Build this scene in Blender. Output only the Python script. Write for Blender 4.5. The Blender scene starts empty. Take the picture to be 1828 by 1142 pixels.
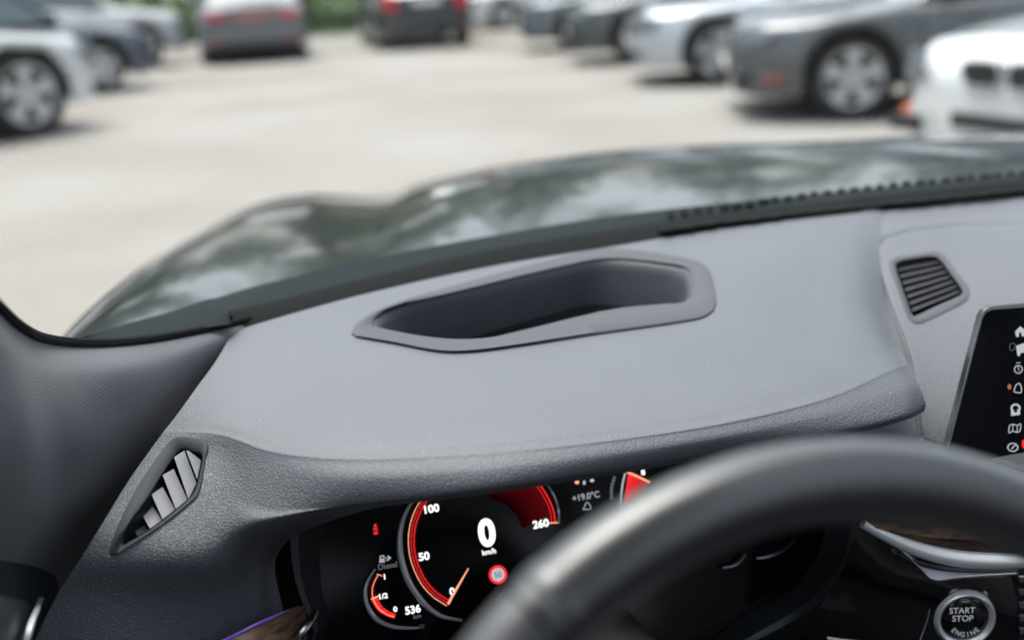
import bpy, bmesh, math, random
from mathutils import Vector, Matrix
from mathutils.bvhtree import BVHTree
from mathutils.geometry import tessellate_polygon
rnd = random.Random(7)
S = bpy.context.scene
C = S.collection
V = Vector
R = math.radians

# ------------------------------------------------------------------ camera
FPX, CX, CY = 1900.0, 914.0, 571.0            # focal length in photo pixels, photo centre
CAM = V((-0.58, 0.0, 1.25))
_y, _p, _r = R(14), R(18.1), R(3)
FWD = V((math.sin(_y)*math.cos(_p), math.cos(_y)*math.cos(_p), -math.sin(_p)))
_rt = V((math.cos(_y), -math.sin(_y), 0)); _up = _rt.cross(FWD)
RT = _rt*math.cos(_r) - _up*math.sin(_r); UP = _rt*math.sin(_r) + _up*math.cos(_r)
cd = bpy.data.cameras.new('camera'); cam = bpy.data.objects.new('camera', cd); C.objects.link(cam)
m3 = Matrix((RT, UP, -FWD)).transposed()
cam.matrix_world = Matrix.Translation(CAM) @ m3.to_4x4()
cd.sensor_width = 36; cd.lens = 36*FPX/1828; cd.clip_start = .02; cd.clip_end = 2000
cd.dof.use_dof = True; cd.dof.focus_distance = .795; cd.dof.aperture_fstop = cd.lens/13.4
cd.dof.aperture_blades = 0
S.camera = cam

# ------------------------------------------------------------------ world, sun, exposure
SUN_EL, SUN_AZ = R(71), R(-28)                # azimuth clockwise from +y
w = bpy.data.worlds.new('World'); S.world = w; w.use_nodes = True
nt = w.node_tree; nt.nodes.clear()
sky = nt.nodes.new('ShaderNodeTexSky'); sky.sky_type = 'NISHITA'; sky.sun_disc = False
sky.sun_elevation = SUN_EL; sky.sun_rotation = SUN_AZ
sky.air_density = 1.0; sky.dust_density = 4.5; sky.ozone_density = 1.0
hs = nt.nodes.new('ShaderNodeHueSaturation'); hs.inputs['Saturation'].default_value = .45
bg = nt.nodes.new('ShaderNodeBackground'); bg.inputs['Strength'].default_value = .15
wo = nt.nodes.new('ShaderNodeOutputWorld')
nt.links.new(sky.outputs[0], hs.inputs['Color']); nt.links.new(hs.outputs[0], bg.inputs['Color']); nt.links.new(bg.outputs[0], wo.inputs['Surface'])
sl = bpy.data.lights.new('sun', 'SUN'); sl.energy = 1.0; sl.angle = R(34); sl.color = (1, .97, .92)
so = bpy.data.objects.new('sun', sl); C.objects.link(so)
sd = V((math.sin(SUN_AZ)*math.cos(SUN_EL), math.cos(SUN_AZ)*math.cos(SUN_EL), math.sin(SUN_EL)))
so.rotation_euler = sd.to_track_quat('Z', 'Y').to_euler(); so.location = (0, 0, 30)
S.view_settings.view_transform = 'Standard'; S.view_settings.look = 'None'
S.view_settings.exposure = 1.22; S.view_settings.gamma = 1
S.cycles.max_bounces = 10; S.cycles.transparent_max_bounces = 12; S.cycles.caustics_reflective = False
S.cycles.sample_clamp_indirect = 6

# ------------------------------------------------------------------ pixel <-> place helpers
def ray(px, py): return FWD + RT*((px-CX)/FPX) - UP*((py-CY)/FPX)
def Zp(px, py, z):
    d = ray(px, py); return CAM + d*((z-CAM.z)/d.z)
def Yp(px, py, y):
    d = ray(px, py); return CAM + d*((y-CAM.y)/d.y)
def proj(P):
    d = V(P)-CAM; z = d.dot(FWD); return (CX+FPX*d.dot(RT)/z, CY-FPX*d.dot(UP)/z)
def P3(p):
    """(px,py,'y',v) / (px,py,'z',v) / 3-tuple = z"""
    if len(p) == 3: return Zp(p[0], p[1], p[2])
    return (Yp if p[2] == 'y' else Zp)(p[0], p[1], p[3])
class Plane:
    def __init__(s, o, n, up=V((0, 0, 1))):
        s.o = V(o); s.n = V(n).normalized(); s.v = (up - s.n*up.dot(s.n)).normalized(); s.u = s.v.cross(s.n).normalized()
    def hit(s, px, py, off=0.0):
        d = ray(px, py); o = s.o + s.n*off
        return CAM + d*((o-CAM).dot(s.n)/d.dot(s.n))
def cr(p0, p1, p2, p3, t):
    return ((2*p1) + (p2-p0)*t + (2*p0-5*p1+4*p2-p3)*t*t + (3*p1-p0-3*p2+p3)*t*t*t)*.5
def spl(pts, t):
    """catmull-rom through pts, t in 0..len-1"""
    n = len(pts); i = min(int(t), n-2); f = t-i
    a = pts[i-1] if i > 0 else pts[0]*2-pts[1]
    d = pts[i+2] if i+2 < n else pts[n-1]*2-pts[n-2]
    return cr(a, pts[i], pts[i+1], d, f)
def closed(pts, n, smooth=True):
    """resample a closed loop to n points by arc length"""
    m = len(pts); d = []
    for i in range(m):
        for k in range(12):
            f = k/12
            if smooth: d.append(cr(pts[i-1], pts[i], pts[(i+1) % m], pts[(i+2) % m], f))
            else: d.append(pts[i].lerp(pts[(i+1) % m], f))
    L = [0]
    for i in range(len(d)): L.append(L[-1]+(d[(i+1) % len(d)]-d[i]).length)
    out = []; j = 0
    for k in range(n):
        s = L[-1]*k/n
        while L[j+1] < s: j += 1
        out.append(d[j].lerp(d[(j+1) % len(d)], (s-L[j])/max(L[j+1]-L[j], 1e-9)))
    return out
def opened(pts, n):
    d = [spl(pts, (len(pts)-1)*k/(12*len(pts))) for k in range(12*len(pts)+1)]
    L = [0]
    for i in range(len(d)-1): L.append(L[-1]+(d[i+1]-d[i]).length)
    out = []; j = 0
    for k in range(n):
        s = L[-1]*k/(n-1)
        while j < len(L)-2 and L[j+1] < s: j += 1
        out.append(d[j].lerp(d[j+1], min(1, (s-L[j])/max(L[j+1]-L[j], 1e-9))))
    return out
def inpoly(x, y, poly):
    c = False; n = len(poly)
    for i in range(n):
        x1, y1 = poly[i][:2]; x2, y2 = poly[i-1][:2]
        if (y1 > y) != (y2 > y) and x < (x2-x1)*(y-y1)/(y2-y1)+x1: c = not c
    return c
def dline(x, y, pl):
    best = 1e9
    for (ax, ay), (bx, by) in zip(pl, pl[1:]):
        dx, dy = bx-ax, by-ay; t = max(0, min(1, ((x-ax)*dx+(y-ay)*dy)/(dx*dx+dy*dy)))
        best = min(best, math.hypot(x-ax-t*dx, y-ay-t*dy))
    return best

# ------------------------------------------------------------------ materials
def mat(name, col, rough=.5, metal=0, spec=.5, coat=0, emit=None, es=1, var=.0, vscale=6, bump=None, sheen=0, coatr=.05):
    m = bpy.data.materials.new(name); m.use_nodes = True; n = m.node_tree; b = n.nodes['Principled BSDF']
    b.inputs['Base Color'].default_value = (*col, 1); b.inputs['Roughness'].default_value = rough
    b.inputs['Metallic'].default_value = metal; b.inputs['Specular IOR Level'].default_value = spec
    b.inputs['Coat Weight'].default_value = coat; b.inputs['Coat Roughness'].default_value = coatr
    if sheen:
        b.inputs['Sheen Weight'].default_value = sheen; b.inputs['Sheen Roughness'].default_value = .5
    if emit: b.inputs['Emission Color'].default_value = (*emit, 1); b.inputs['Emission Strength'].default_value = es
    tc = n.nodes.new('ShaderNodeTexCoord')
    if var:
        no = n.nodes.new('ShaderNodeTexNoise'); no.inputs['Scale'].default_value = vscale; no.inputs['Detail'].default_value = 6
        mx = n.nodes.new('ShaderNodeMix'); mx.data_type = 'RGBA'
        mx.inputs[6].default_value = (*[c*(1-var) for c in col], 1); mx.inputs[7].default_value = (*[min(1, c*(1+var)) for c in col], 1)
        n.links.new(tc.outputs['Object'], no.inputs['Vector']); n.links.new(no.outputs['Fac'], mx.inputs[0]); n.links.new(mx.outputs[2], b.inputs['Base Color'])
    if bump:
        no = n.nodes.new('ShaderNodeTexNoise'); no.inputs['Scale'].default_value = bump[0]; no.inputs['Detail'].default_value = 4
        bp = n.nodes.new('ShaderNodeBump'); bp.inputs['Strength'].default_value = 1; bp.inputs['Distance'].default_value = bump[1]
        n.links.new(tc.outputs['Object'], no.inputs['Vector']); n.links.new(no.outputs['Fac'], bp.inputs['Height']); n.links.new(bp.outputs[0], b.inputs['Normal'])
    return m
def leather(name, col, rough, dist, scale=430, spec=.5):
    m = bpy.data.materials.new(name); m.use_nodes = True; n = m.node_tree; N = n.nodes; L = n.links; b = N['Principled BSDF']
    b.inputs['Specular IOR Level'].default_value = spec
    tc = N.new('ShaderNodeTexCoord')
    wn = N.new('ShaderNodeTexNoise'); wn.inputs['Scale'].default_value = 260; wn.inputs['Detail'].default_value = 3
    mixv = N.new('ShaderNodeMix'); mixv.data_type = 'VECTOR'; mixv.inputs[0].default_value = .0022
    L.new(tc.outputs['Object'], wn.inputs['Vector'])
    add = N.new('ShaderNodeVectorMath'); add.operation = 'MULTIPLY_ADD'; add.inputs[1].default_value = (.003,)*3
    L.new(wn.outputs['Color'], add.inputs[0]); L.new(tc.outputs['Object'], add.inputs[2])
    v = N.new('ShaderNodeTexVoronoi'); v.feature = 'DISTANCE_TO_EDGE'; v.inputs['Scale'].default_value = scale
    L.new(add.outputs[0], v.inputs['Vector'])
    cl = N.new('ShaderNodeMapRange'); cl.inputs['From Max'].default_value = .22; cl.interpolation_type = 'SMOOTHSTEP'
    L.new(v.outputs['Distance'], cl.inputs['Value'])
    fn = N.new('ShaderNodeTexNoise'); fn.inputs['Scale'].default_value = 2200; fn.inputs['Detail'].default_value = 2
    L.new(tc.outputs['Object'], fn.inputs['Vector'])
    sm = N.new('ShaderNodeMath'); sm.operation = 'MULTIPLY_ADD'; sm.inputs[1].default_value = .25
    L.new(fn.outputs['Fac'], sm.inputs[0]); L.new(cl.outputs[0], sm.inputs[2])
    bp = N.new('ShaderNodeBump'); bp.inputs['Distance'].default_value = dist
    sx = N.new('ShaderNodeSeparateXYZ'); L.new(tc.outputs['Object'], sx.inputs[0])
    zr = N.new('ShaderNodeMapRange'); zr.inputs['From Min'].default_value = .925; zr.inputs['From Max'].default_value = .95; zr.inputs['To Min'].default_value = 1; zr.inputs['To Max'].default_value = .28
    L.new(sx.outputs['Z'], zr.inputs['Value']); L.new(zr.outputs[0], bp.inputs['Strength'])
    L.new(sm.outputs[0], bp.inputs['Height']); L.new(bp.outputs[0], b.inputs['Normal'])
    # broad tone drift and a little settled dust
    bn = N.new('ShaderNodeTexNoise'); bn.inputs['Scale'].default_value = 9; bn.inputs['Detail'].default_value = 5
    L.new(tc.outputs['Object'], bn.inputs['Vector'])
    mx = N.new('ShaderNodeMix'); mx.data_type = 'RGBA'
    mx.inputs[6].default_value = (*[c*.86 for c in col], 1); mx.inputs[7].default_value = (*[c*1.14 for c in col], 1)
    L.new(bn.outputs['Fac'], mx.inputs[0])
    du = N.new('ShaderNodeTexVoronoi'); du.inputs['Scale'].default_value = 85; du.inputs['Randomness'].default_value = 1
    L.new(tc.outputs['Object'], du.inputs['Vector'])
    th = N.new('ShaderNodeMapRange'); th.inputs['From Min'].default_value = .0; th.inputs['From Max'].default_value = .05
    th.inputs['To Min'].default_value = .95; th.inputs['To Max'].default_value = 0
    L.new(du.outputs['Distance'], th.inputs['Value'])
    sel = N.new('ShaderNodeMath'); sel.operation = 'GREATER_THAN'; sel.inputs[1].default_value = .55
    sep = N.new('ShaderNodeSeparateColor'); L.new(du.outputs['Color'], sep.inputs[0]); L.new(sep.outputs[0], sel.inputs[0])
    ml = N.new('ShaderNodeMath'); ml.operation = 'MULTIPLY'; L.new(th.outputs[0], ml.inputs[0]); L.new(sel.outputs[0], ml.inputs[1])
    m2 = N.new('ShaderNodeMix'); m2.data_type = 'RGBA'; m2.inputs[7].default_value = (.6, .6, .6, 1)
    L.new(ml.outputs[0], m2.inputs[0]); L.new(mx.outputs[2], m2.inputs[6]); L.new(m2.outputs[2], b.inputs['Base Color'])
    rr = N.new('ShaderNodeMapRange'); rr.inputs['To Min'].default_value = rough-.06; rr.inputs['To Max'].default_value = rough+.08
    L.new(bn.outputs['Fac'], rr.inputs['Value']); L.new(rr.outputs[0], b.inputs['Roughness'])
    return m
def glassmat(name, tint=(.93, .97, .95), ior=1.055, base=0.0):
    m = bpy.data.materials.new(name); m.use_nodes = True; n = m.node_tree; N = n.nodes; N.clear()
    o = N.new('ShaderNodeOutputMaterial'); t = N.new('ShaderNodeBsdfTransparent'); t.inputs[0].default_value = (*tint, 1)
    g = N.new('ShaderNodeBsdfGlossy'); g.inputs['Roughness'].default_value = .01
    f = N.new('ShaderNodeFresnel'); f.inputs['IOR'].default_value = ior
    geo = N.new('ShaderNodeNewGeometry')
    mx = N.new('ShaderNodeMixShader'); n.links.new(f.outputs[0], mx.inputs[0])
    n.links.new(t.outputs[0], mx.inputs[1]); n.links.new(g.outputs[0], mx.inputs[2]); n.links.new(mx.outputs[0], o.inputs['Surface'])
    return m
def weave(name, col, rough):
    m = mat(name, col, rough, spec=.35, var=.15, vscale=14, sheen=.25); n = m.node_tree; N = n.nodes; L = n.links; b = N['Principled BSDF']
    tc = N.new('ShaderNodeTexCoord')
    mp = N.new('ShaderNodeMapping'); mp.inputs['Rotation'].default_value = (R(20), R(35), R(15)); L.new(tc.outputs['Object'], mp.inputs['Vector'])
    w1 = N.new('ShaderNodeTexWave'); w1.inputs['Scale'].default_value = 120; w1.bands_direction = 'Y'; w1.inputs['Distortion'].default_value = .6
    w2 = N.new('ShaderNodeTexWave'); w2.inputs['Scale'].default_value = 135; w2.bands_direction = 'Z'; w2.inputs['Distortion'].default_value = .6
    for q in (w1, w2): L.new(mp.outputs[0], q.inputs['Vector'])
    mu = N.new('ShaderNodeMath'); mu.operation = 'MULTIPLY'; L.new(w1.outputs['Fac'], mu.inputs[0]); L.new(w2.outputs['Fac'], mu.inputs[1])
    bp = N.new('ShaderNodeBump'); bp.inputs['Distance'].default_value = .00014; L.new(mu.outputs[0], bp.inputs['Height']); L.new(bp.outputs[0], b.inputs['Normal'])
    return m
def woodmat():
    m = mat('dark_wood', (.05, .025, .015), .5, spec=.25); n = m.node_tree; N = n.nodes; L = n.links; b = N['Principled BSDF']
    tc = N.new('ShaderNodeTexCoord'); mp = N.new('ShaderNodeMapping'); mp.inputs['Scale'].default_value = (18, 18, 160); mp.inputs['Rotation'].default_value = (0, R(-28), 0)
    no = N.new('ShaderNodeTexNoise'); no.inputs['Scale'].default_value = 2; no.inputs['Detail'].default_value = 8; no.inputs['Distortion'].default_value = 1.2
    cr_ = N.new('ShaderNodeValToRGB'); e = cr_.color_ramp.elements; e[0].color = (.012, .006, .004, 1); e[0].position = .35; e[1].color = (.16, .09, .055, 1); e[1].position = .7
    L.new(tc.outputs['Object'], mp.inputs['Vector']); L.new(mp.outputs[0], no.inputs['Vector']); L.new(no.outputs['Fac'], cr_.inputs[0]); L.new(cr_.outputs[0], b.inputs['Base Color'])
    return m
M = {}
M['pad'] = leather('grained_dash_pad', (.110, .116, .132), .5, .00042)
M['pad2'] = leather('centre_pad', (.118, .123, .14), .5, .00025)
M['bezel'] = mat('bezel_plastic', (.08, .084, .095), .6, spec=.25, var=.06, vscale=30, bump=(900, .0001))
M['bezel2'] = mat('vent_frame_plastic', (.045, .049, .057), .65, spec=.2, var=.06, vscale=30, bump=(900, .0001))
M['ring'] = mat('dial_ring_metal', (.62, .65, .68), .3, metal=.25)
M['bring'] = mat('bright_ring_metal', (.85, .86, .88), .25, metal=.4)
M['ledge_glint'] = mat('painted_reflection', (.8, .8, .85), .25, coat=.5)  # pale colour stands in for bright reflections on the gloss black ledges
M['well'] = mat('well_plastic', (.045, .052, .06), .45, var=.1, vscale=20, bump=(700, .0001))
M['slat'] = mat('slat_plastic', (.23, .228, .255), .4, bump=(900, .00008))
M['slat2'] = mat('slat_dark', (.035, .034, .04), .45, bump=(900, .00008))
M['fabric'] = weave('woven_fabric', (.068, .072, .085), .75)
M['rubber'] = mat('black_rubber', (.008, .009, .009), .8, spec=.08, bump=(500, .0002))
M['cowl'] = mat('cowl_plastic', (.016, .022, .024), .8, spec=.08, var=.12, vscale=12, bump=(300, .0003))
M['black'] = mat('matt_black', (.01, .011, .012), .5, var=.1)
M['deep'] = mat('dark_plastic', (.026, .031, .035), .42, var=.1, bump=(900, .0001))
M['piano'] = mat('gloss_black', (.004, .004, .005), .06, coat=1, coatr=.02)
M['piano'].node_tree.nodes['Principled BSDF'].inputs['Coat IOR'].default_value = 1.5
M['screen'] = mat('screen_glass', (.003, .0035, .005), .12, spec=.25)
M['chrome'] = mat('satin_chrome', (.72, .74, .76), .16, metal=1)
M['dchrome'] = mat('dark_chrome', (.35, .37, .39), .25, metal=1)
M['wheel'] = leather('wheel_leather', (.014, .015, .018), .36, .00008, 600, spec=1.0)
M['wheel'].node_tree.nodes['Principled BSDF'].inputs['Coat Weight'].default_value = 1; M['wheel'].node_tree.nodes['Principled BSDF'].inputs['Coat Roughness'].default_value = .28
M['seat'] = leather('seat_leather', (.03, .03, .033), .5, .0003)
M['lining'] = mat('roof_lining', (.5, .5, .5), .9, bump=(400, .0003))
M['wood'] = woodmat()
M['purple'] = mat('ambient_strip', (.1, .05, .3), .4, emit=(.30, .16, .9), es=.07)
def em(n, c, s): return mat(n, (0, 0, 0), .5, spec=0, emit=c, es=s*.72)
M['eW'] = em('lit_white', (1, 1, 1), .85); M['eG'] = em('lit_grey', (.45, .47, .5), .5); M['eR'] = em('lit_red', (.9, .03, .03), .55)
M['eD'] = em('lit_dark_red', (.35, .005, .008), .12); M['eD2'] = em('lit_deep_red', (.3, .004, .006), .06); M['eO'] = em('lit_orange', (1, .38, .22), .75); M['eF'] = em('lit_bright_red', (1, .03, .03), .6)
M['eK'] = em('lit_dim_grey', (.3, .32, .35), .25); M['eP'] = em('lit_pale', (.7, .76, .86), .42)
M['hood'] = mat('dark_green_black_paint', (.004, .007, .007), .3, spec=.15, coat=.8, coatr=.05)
M['glass'] = glassmat('windscreen_glass')

# ------------------------------------------------------------------ object helpers
def put(name, me, parent=None):
    o = bpy.data.objects.new(name, me); C.objects.link(o); o.parent = parent; return o
def thing(name, label, cat, loc=(0, 0, 0), rz=0, group=None):
    o = bpy.data.objects.new(name, None); C.objects.link(o); o.location = loc; o.rotation_euler = (0, 0, rz)
    o.empty_display_size = .1; o['label'] = label; o['category'] = cat
    if group: o['group'] = group
    return o
class MB:
    def __init__(s): s.v = []; s.f = []; s.m = []; s.mats = []
    def mi(s, m):
        if m not in s.mats: s.mats.append(m)
        return s.mats.index(m)
    def grid(s, rows, m, closeu=False, closev=False):
        b = len(s.v); nu = len(rows[0]); nv = len(rows); k = s.mi(m)
        for r in rows: s.v += [tuple(p) for p in r]
        for j in range(nv if closev else nv-1):
            for i in range(nu if closeu else nu-1):
                s.f.append((b+j*nu+i, b+j*nu+(i+1) % nu, b+((j+1) % nv)*nu+(i+1) % nu, b+((j+1) % nv)*nu+i)); s.m.append(k)
        return s
    def poly(s, pts, m):
        """flat polygon, triangulated"""
        b = len(s.v); s.v += [tuple(p) for p in pts]; k = s.mi(m)
        for t in tessellate_polygon([[V(p) for p in pts]]):
            s.f.append(tuple(b+i for i in t)); s.m.append(k)
        return s
    def slab(s, pts, n, th, m):
        """polygon given a thickness th along -n"""
        q = [V(p)-V(n)*th for p in pts]
        s.poly(pts, m); s.poly(q[::-1], m)
        L = len(pts); b = len(s.v); s.v += [tuple(p) for p in pts]+[tuple(p) for p in q]; k = s.mi(m)
        for i in range(L): s.f.append((b+i, b+L+i, b+L+(i+1) % L, b+(i+1) % L)); s.m.append(k)
        return s
    def tube(s, pts, r, m, n=10, cap=True):
        rings = []; N = len(pts)
        for i, p in enumerate(pts):
            t = (pts[min(i+1, N-1)]-pts[max(i-1, 0)]).normalized()
            a = t.cross(V((0, 0, 1))); a = (a if a.length > .05 else t.cross(V((1, 0, 0)))).normalized(); b = t.cross(a)
            rr = r[i] if isinstance(r, (list, tuple)) else r
            rings.append([p+(a*math.cos(2*math.pi*k/n)+b*math.sin(2*math.pi*k/n))*rr for k in range(n)])
        s.grid(rings, m, closeu=True)
        if cap: s.poly(rings[0], m); s.poly(rings[-1][::-1], m)
        return s
    def box(s, c, d, m, rot=None):
        c = V(c); b = len(s.v); k = s.mi(m)
        for x in (-1, 1):
            for y in (-1, 1):
                for z in (-1, 1):
                    q = V((x*d[0]/2, y*d[1]/2, z*d[2]/2))
                    if rot: q = rot @ q
                    s.v.append(tuple(c+q))
        for f in ((0, 1, 3, 2), (4, 6, 7, 5), (0, 4, 5, 1), (2, 3, 7, 6), (0, 2, 6, 4), (1, 5, 7, 3)): s.f.append(tuple(b+i for i in f)); s.m.append(k)
        return s
    def addmesh(s, me, mw, m):
        b = len(s.v); k = s.mi(m); s.v += [tuple(mw @ q.co) for q in me.vertices]
        for p in me.polygons: s.f.append(tuple(b+i for i in p.vertices)); s.m.append(k)
    def build(s, name, parent=None, smooth=40, bevel=0, norm=True, sub=0, weld=False):
        me = bpy.data.meshes.new(name); me.from_pydata(s.v, [], s.f)
        for m in s.mats: me.materials.append(m)
        me.polygons.foreach_set('material_index', s.m); me.update()
        if norm or weld:
            bm = bmesh.new(); bm.from_mesh(me)
            bmesh.ops.remove_doubles(bm, verts=bm.verts, dist=1e-5)
            if norm: bmesh.ops.recalc_face_normals(bm, faces=bm.faces)
            bm.to_mesh(me); bm.free()
        if smooth:
            me.polygons.foreach_set('use_smooth', [True]*len(me.polygons))
            if smooth < 180: me.set_sharp_from_angle(angle=R(smooth))
        o = put(name, me, parent)
        if sub: q = o.modifiers.new('s', 'SUBSURF'); q.levels = q.render_levels = sub
        if bevel:
            q = o.modifiers.new('b', 'BEVEL'); q.width = bevel; q.segments = 3; q.limit_method = 'ANGLE'; q.angle_limit = R(35)
        return o
_fc = {}
def glyphs(txt, bold=.02):
    if (txt, bold) not in _fc:
        cu = bpy.data.curves.new('t', 'FONT'); cu.body = txt; cu.size = 1; cu.align_x = 'CENTER'; cu.align_y = 'CENTER'; cu.offset = bold; cu.fill_mode = 'FRONT'; cu.resolution_u = 5
        o = bpy.data.objects.new('t', cu); C.objects.link(o)
        dg = bpy.context.evaluated_depsgraph_get(); me = bpy.data.meshes.new_from_object(o.evaluated_get(dg))
        bpy.data.objects.remove(o); _fc[(txt, bold)] = me
    me = _fc[(txt, bold)]
    xs = [v.co.x for v in me.vertices]; ys = [v.co.y for v in me.vertices]
    return me, (min(xs)+max(xs))/2, (min(ys)+max(ys))/2, max(ys)-min(ys)
def text(mb, pl, txt, px, py, h, m, off=.0006, bold=.02, wx=1.0, rot=0):
    """txt centred where the photo has it on plane pl; h = cap height in photo pixels"""
    me, cx, cy, gh = glyphs(txt, bold); p = pl.hit(px, py, off); dist = (p-CAM).dot(FWD); s = h*dist/FPX/gh
    u, v = pl.u, pl.v
    if rot: u, v = u*math.cos(rot)+v*math.sin(rot), v*math.cos(rot)-u*math.sin(rot)
    mw = Matrix(((u.x*s*wx, v.x*s, 0, p.x), (u.y*s*wx, v.y*s, 0, p.y), (u.z*s*wx, v.z*s, 0, p.z), (0, 0, 0, 1))) @ Matrix.Translation((-cx, -cy, 0))
    mb.addmesh(me, mw, m)
def ribbon(mb, pl, pts, wpx, m, off=.0005, n=40, w2=None):
    q = opened([V((a, b, 0)) for a, b in pts], n); L = []; Rr = []
    for i, p in enumerate(q):
        t = (q[min(i+1, n-1)]-q[max(i-1, 0)]).normalized(); nn = V((-t.y, t.x, 0)); ww = wpx if w2 is None else wpx+(w2-wpx)*i/(n-1)
        a = p+nn*ww/2; b = p-nn*ww/2; L.append(pl.hit(a.x, a.y, off)); Rr.append(pl.hit(b.x, b.y, off))
    mb.grid([L, Rr], m)
def disc(mb, pl, px, py, rx, ry, m, off=.0006, r0=0, n=36):
    o = [pl.hit(px+rx*math.cos(2*math.pi*k/n), py+ry*math.sin(2*math.pi*k/n), off) for k in range(n)]
    if r0:
        i = [pl.hit(px+rx*r0*math.cos(2*math.pi*k/n), py+ry*r0*math.sin(2*math.pi*k/n), off) for k in range(n)]
        mb.grid([o, i], m, closeu=True)
    else: mb.poly(o, m)
def pl_poly(mb, pl, pts, m, off=.0005): mb.poly([pl.hit(a, b, off) for a, b in pts], m)
def loft(rows, nu, nv, m, name, parent, cut=None, disp=None, smooth=180, drop=None):
    """rows of control points -> bicubic sheet; cut = list of pixel polygons removed; disp(px,py)->offset along normal"""
    P = [[P3(p) if not isinstance(p, Vector) else p for p in r] for r in rows]
    nr, nc = len(P), len(P[0]); G = []
    for j in range(nv+1):
        t = (nr-1)*j/nv; ctrl = [spl([P[r][c] for r in range(nr)], t) for c in range(nc)]
        G.append([spl(ctrl, (nc-1)*i/nu) for i in range(nu+1)])
    bm = bmesh.new(); vs = [[bm.verts.new(p) for p in r] for r in G]
    for j in range(nv):
        for i in range(nu):
            if drop and drop((nc-1)*(i+.5)/nu, (nr-1)*(j+.5)/nv): continue
            c = (G[j][i]+G[j+1][i+1])/2; x, y = proj(c)
            if cut and any(inpoly(x, y, q) for q in cut): continue
            bm.faces.new((vs[j][i], vs[j][i+1], vs[j+1][i+1], vs[j+1][i]))
    bmesh.ops.delete(bm, geom=[v for v in bm.verts if not v.link_faces], context='VERTS')
    bm.normal_update()
    f0 = bm.faces[:] and sum((f.normal.dot(CAM-f.calc_center_median()) > 0) for f in bm.faces)
    if f0 < len(bm.faces)/2: bmesh.ops.reverse_faces(bm, faces=bm.faces); bm.normal_update()
    if disp:
        mv = [(v, v.normal.copy(), disp(*proj(v.co))) for v in bm.verts]
        for v, n_, d in mv: v.co += n_*d
        bm.normal_update()
    bvh = BVHTree.FromBMesh(bm)
    me = bpy.data.meshes.new(name); bm.to_mesh(me); bm.free(); me.materials.append(m)
    me.polygons.foreach_set('use_smooth', [True]*len(me.polygons))
    return put(name, me, parent), bvh
def onto(bvh, px, py):
    d = ray(px, py).normalized(); h = bvh.ray_cast(CAM, d)
    if h[0] is None: h = bvh.find_nearest(CAM+d*.8)
    n = h[1] if h[1].dot(d) < 0 else -h[1]
    return h[0], n
def sstep(a, b, x):
    t = max(0, min(1, (x-a)/(b-a))); return t*t*(3-2*t)
def V2(l): return [V((a, b, 0)) for a, b in l]

# ================================================================== GROUND
def ground():
    m = bpy.data.materials.new('pale_gravel'); m.use_nodes = True; n = m.node_tree; N = n.nodes; L = n.links; b = N['Principled BSDF']; b.inputs['Roughness'].default_value = .9
    tc = N.new('ShaderNodeTexCoord')
    a = N.new('ShaderNodeTexNoise'); a.inputs['Scale'].default_value = .35; a.inputs['Detail'].default_value = 6
    c = N.new('ShaderNodeTexNoise'); c.inputs['Scale'].default_value = 22; c.inputs['Detail'].default_value = 8
    L.new(tc.outputs['Object'], a.inputs['Vector']); L.new(tc.outputs['Object'], c.inputs['Vector'])
    r = N.new('ShaderNodeValToRGB'); e = r.color_ramp.elements; e[0].position = .36; e[0].color = (.222, .196, .168, 1); e[1].position = .60; e[1].color = (.306, .294, .278, 1)
    x = N.new('ShaderNodeMath'); x.operation = 'MULTIPLY_ADD'; x.inputs[1].default_value = .35
    s = N.new('ShaderNodeMath'); s.operation = 'MULTIPLY'; s.inputs[1].default_value = .65
    L.new(a.outputs['Fac'], s.inputs[0]); L.new(c.outputs['Fac'], x.inputs[0]); L.new(s.outputs[0], x.inputs[2]); L.new(x.outputs[0], r.inputs[0]); L.new(r.outputs[0], b.inputs['Base Color'])
    bp = N.new('ShaderNodeBump'); bp.inputs['Distance'].default_value = .02; L.new(c.outputs['Fac'], bp.inputs['Height']); L.new(bp.outputs[0], b.inputs['Normal'])
    k = MB(); g = [[V((x, y, 0)) for x in (-400, -60, -20, 0, 20, 60, 400)] for y in (-300, -40, 0, 30, 80, 700)]
    o = k.grid(g, m).build('ground', norm=False, smooth=0); o['kind'] = 'structure'
    gm = mat('verge_grass', (.05, .09, .02), .9, var=.4, vscale=3, bump=(30, .05))
    k = MB(); k.grid([[V((x, y, .004+.25*sstep(27, 34, y)+.05*math.sin(x*1.3+y))) for x in range(-80, 84, 4)] for y in (27, 29, 31, 34, 60, 120)], gm)
    o = k.build('grass_verge', norm=False); o['kind'] = 'structure'
ground()

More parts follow.
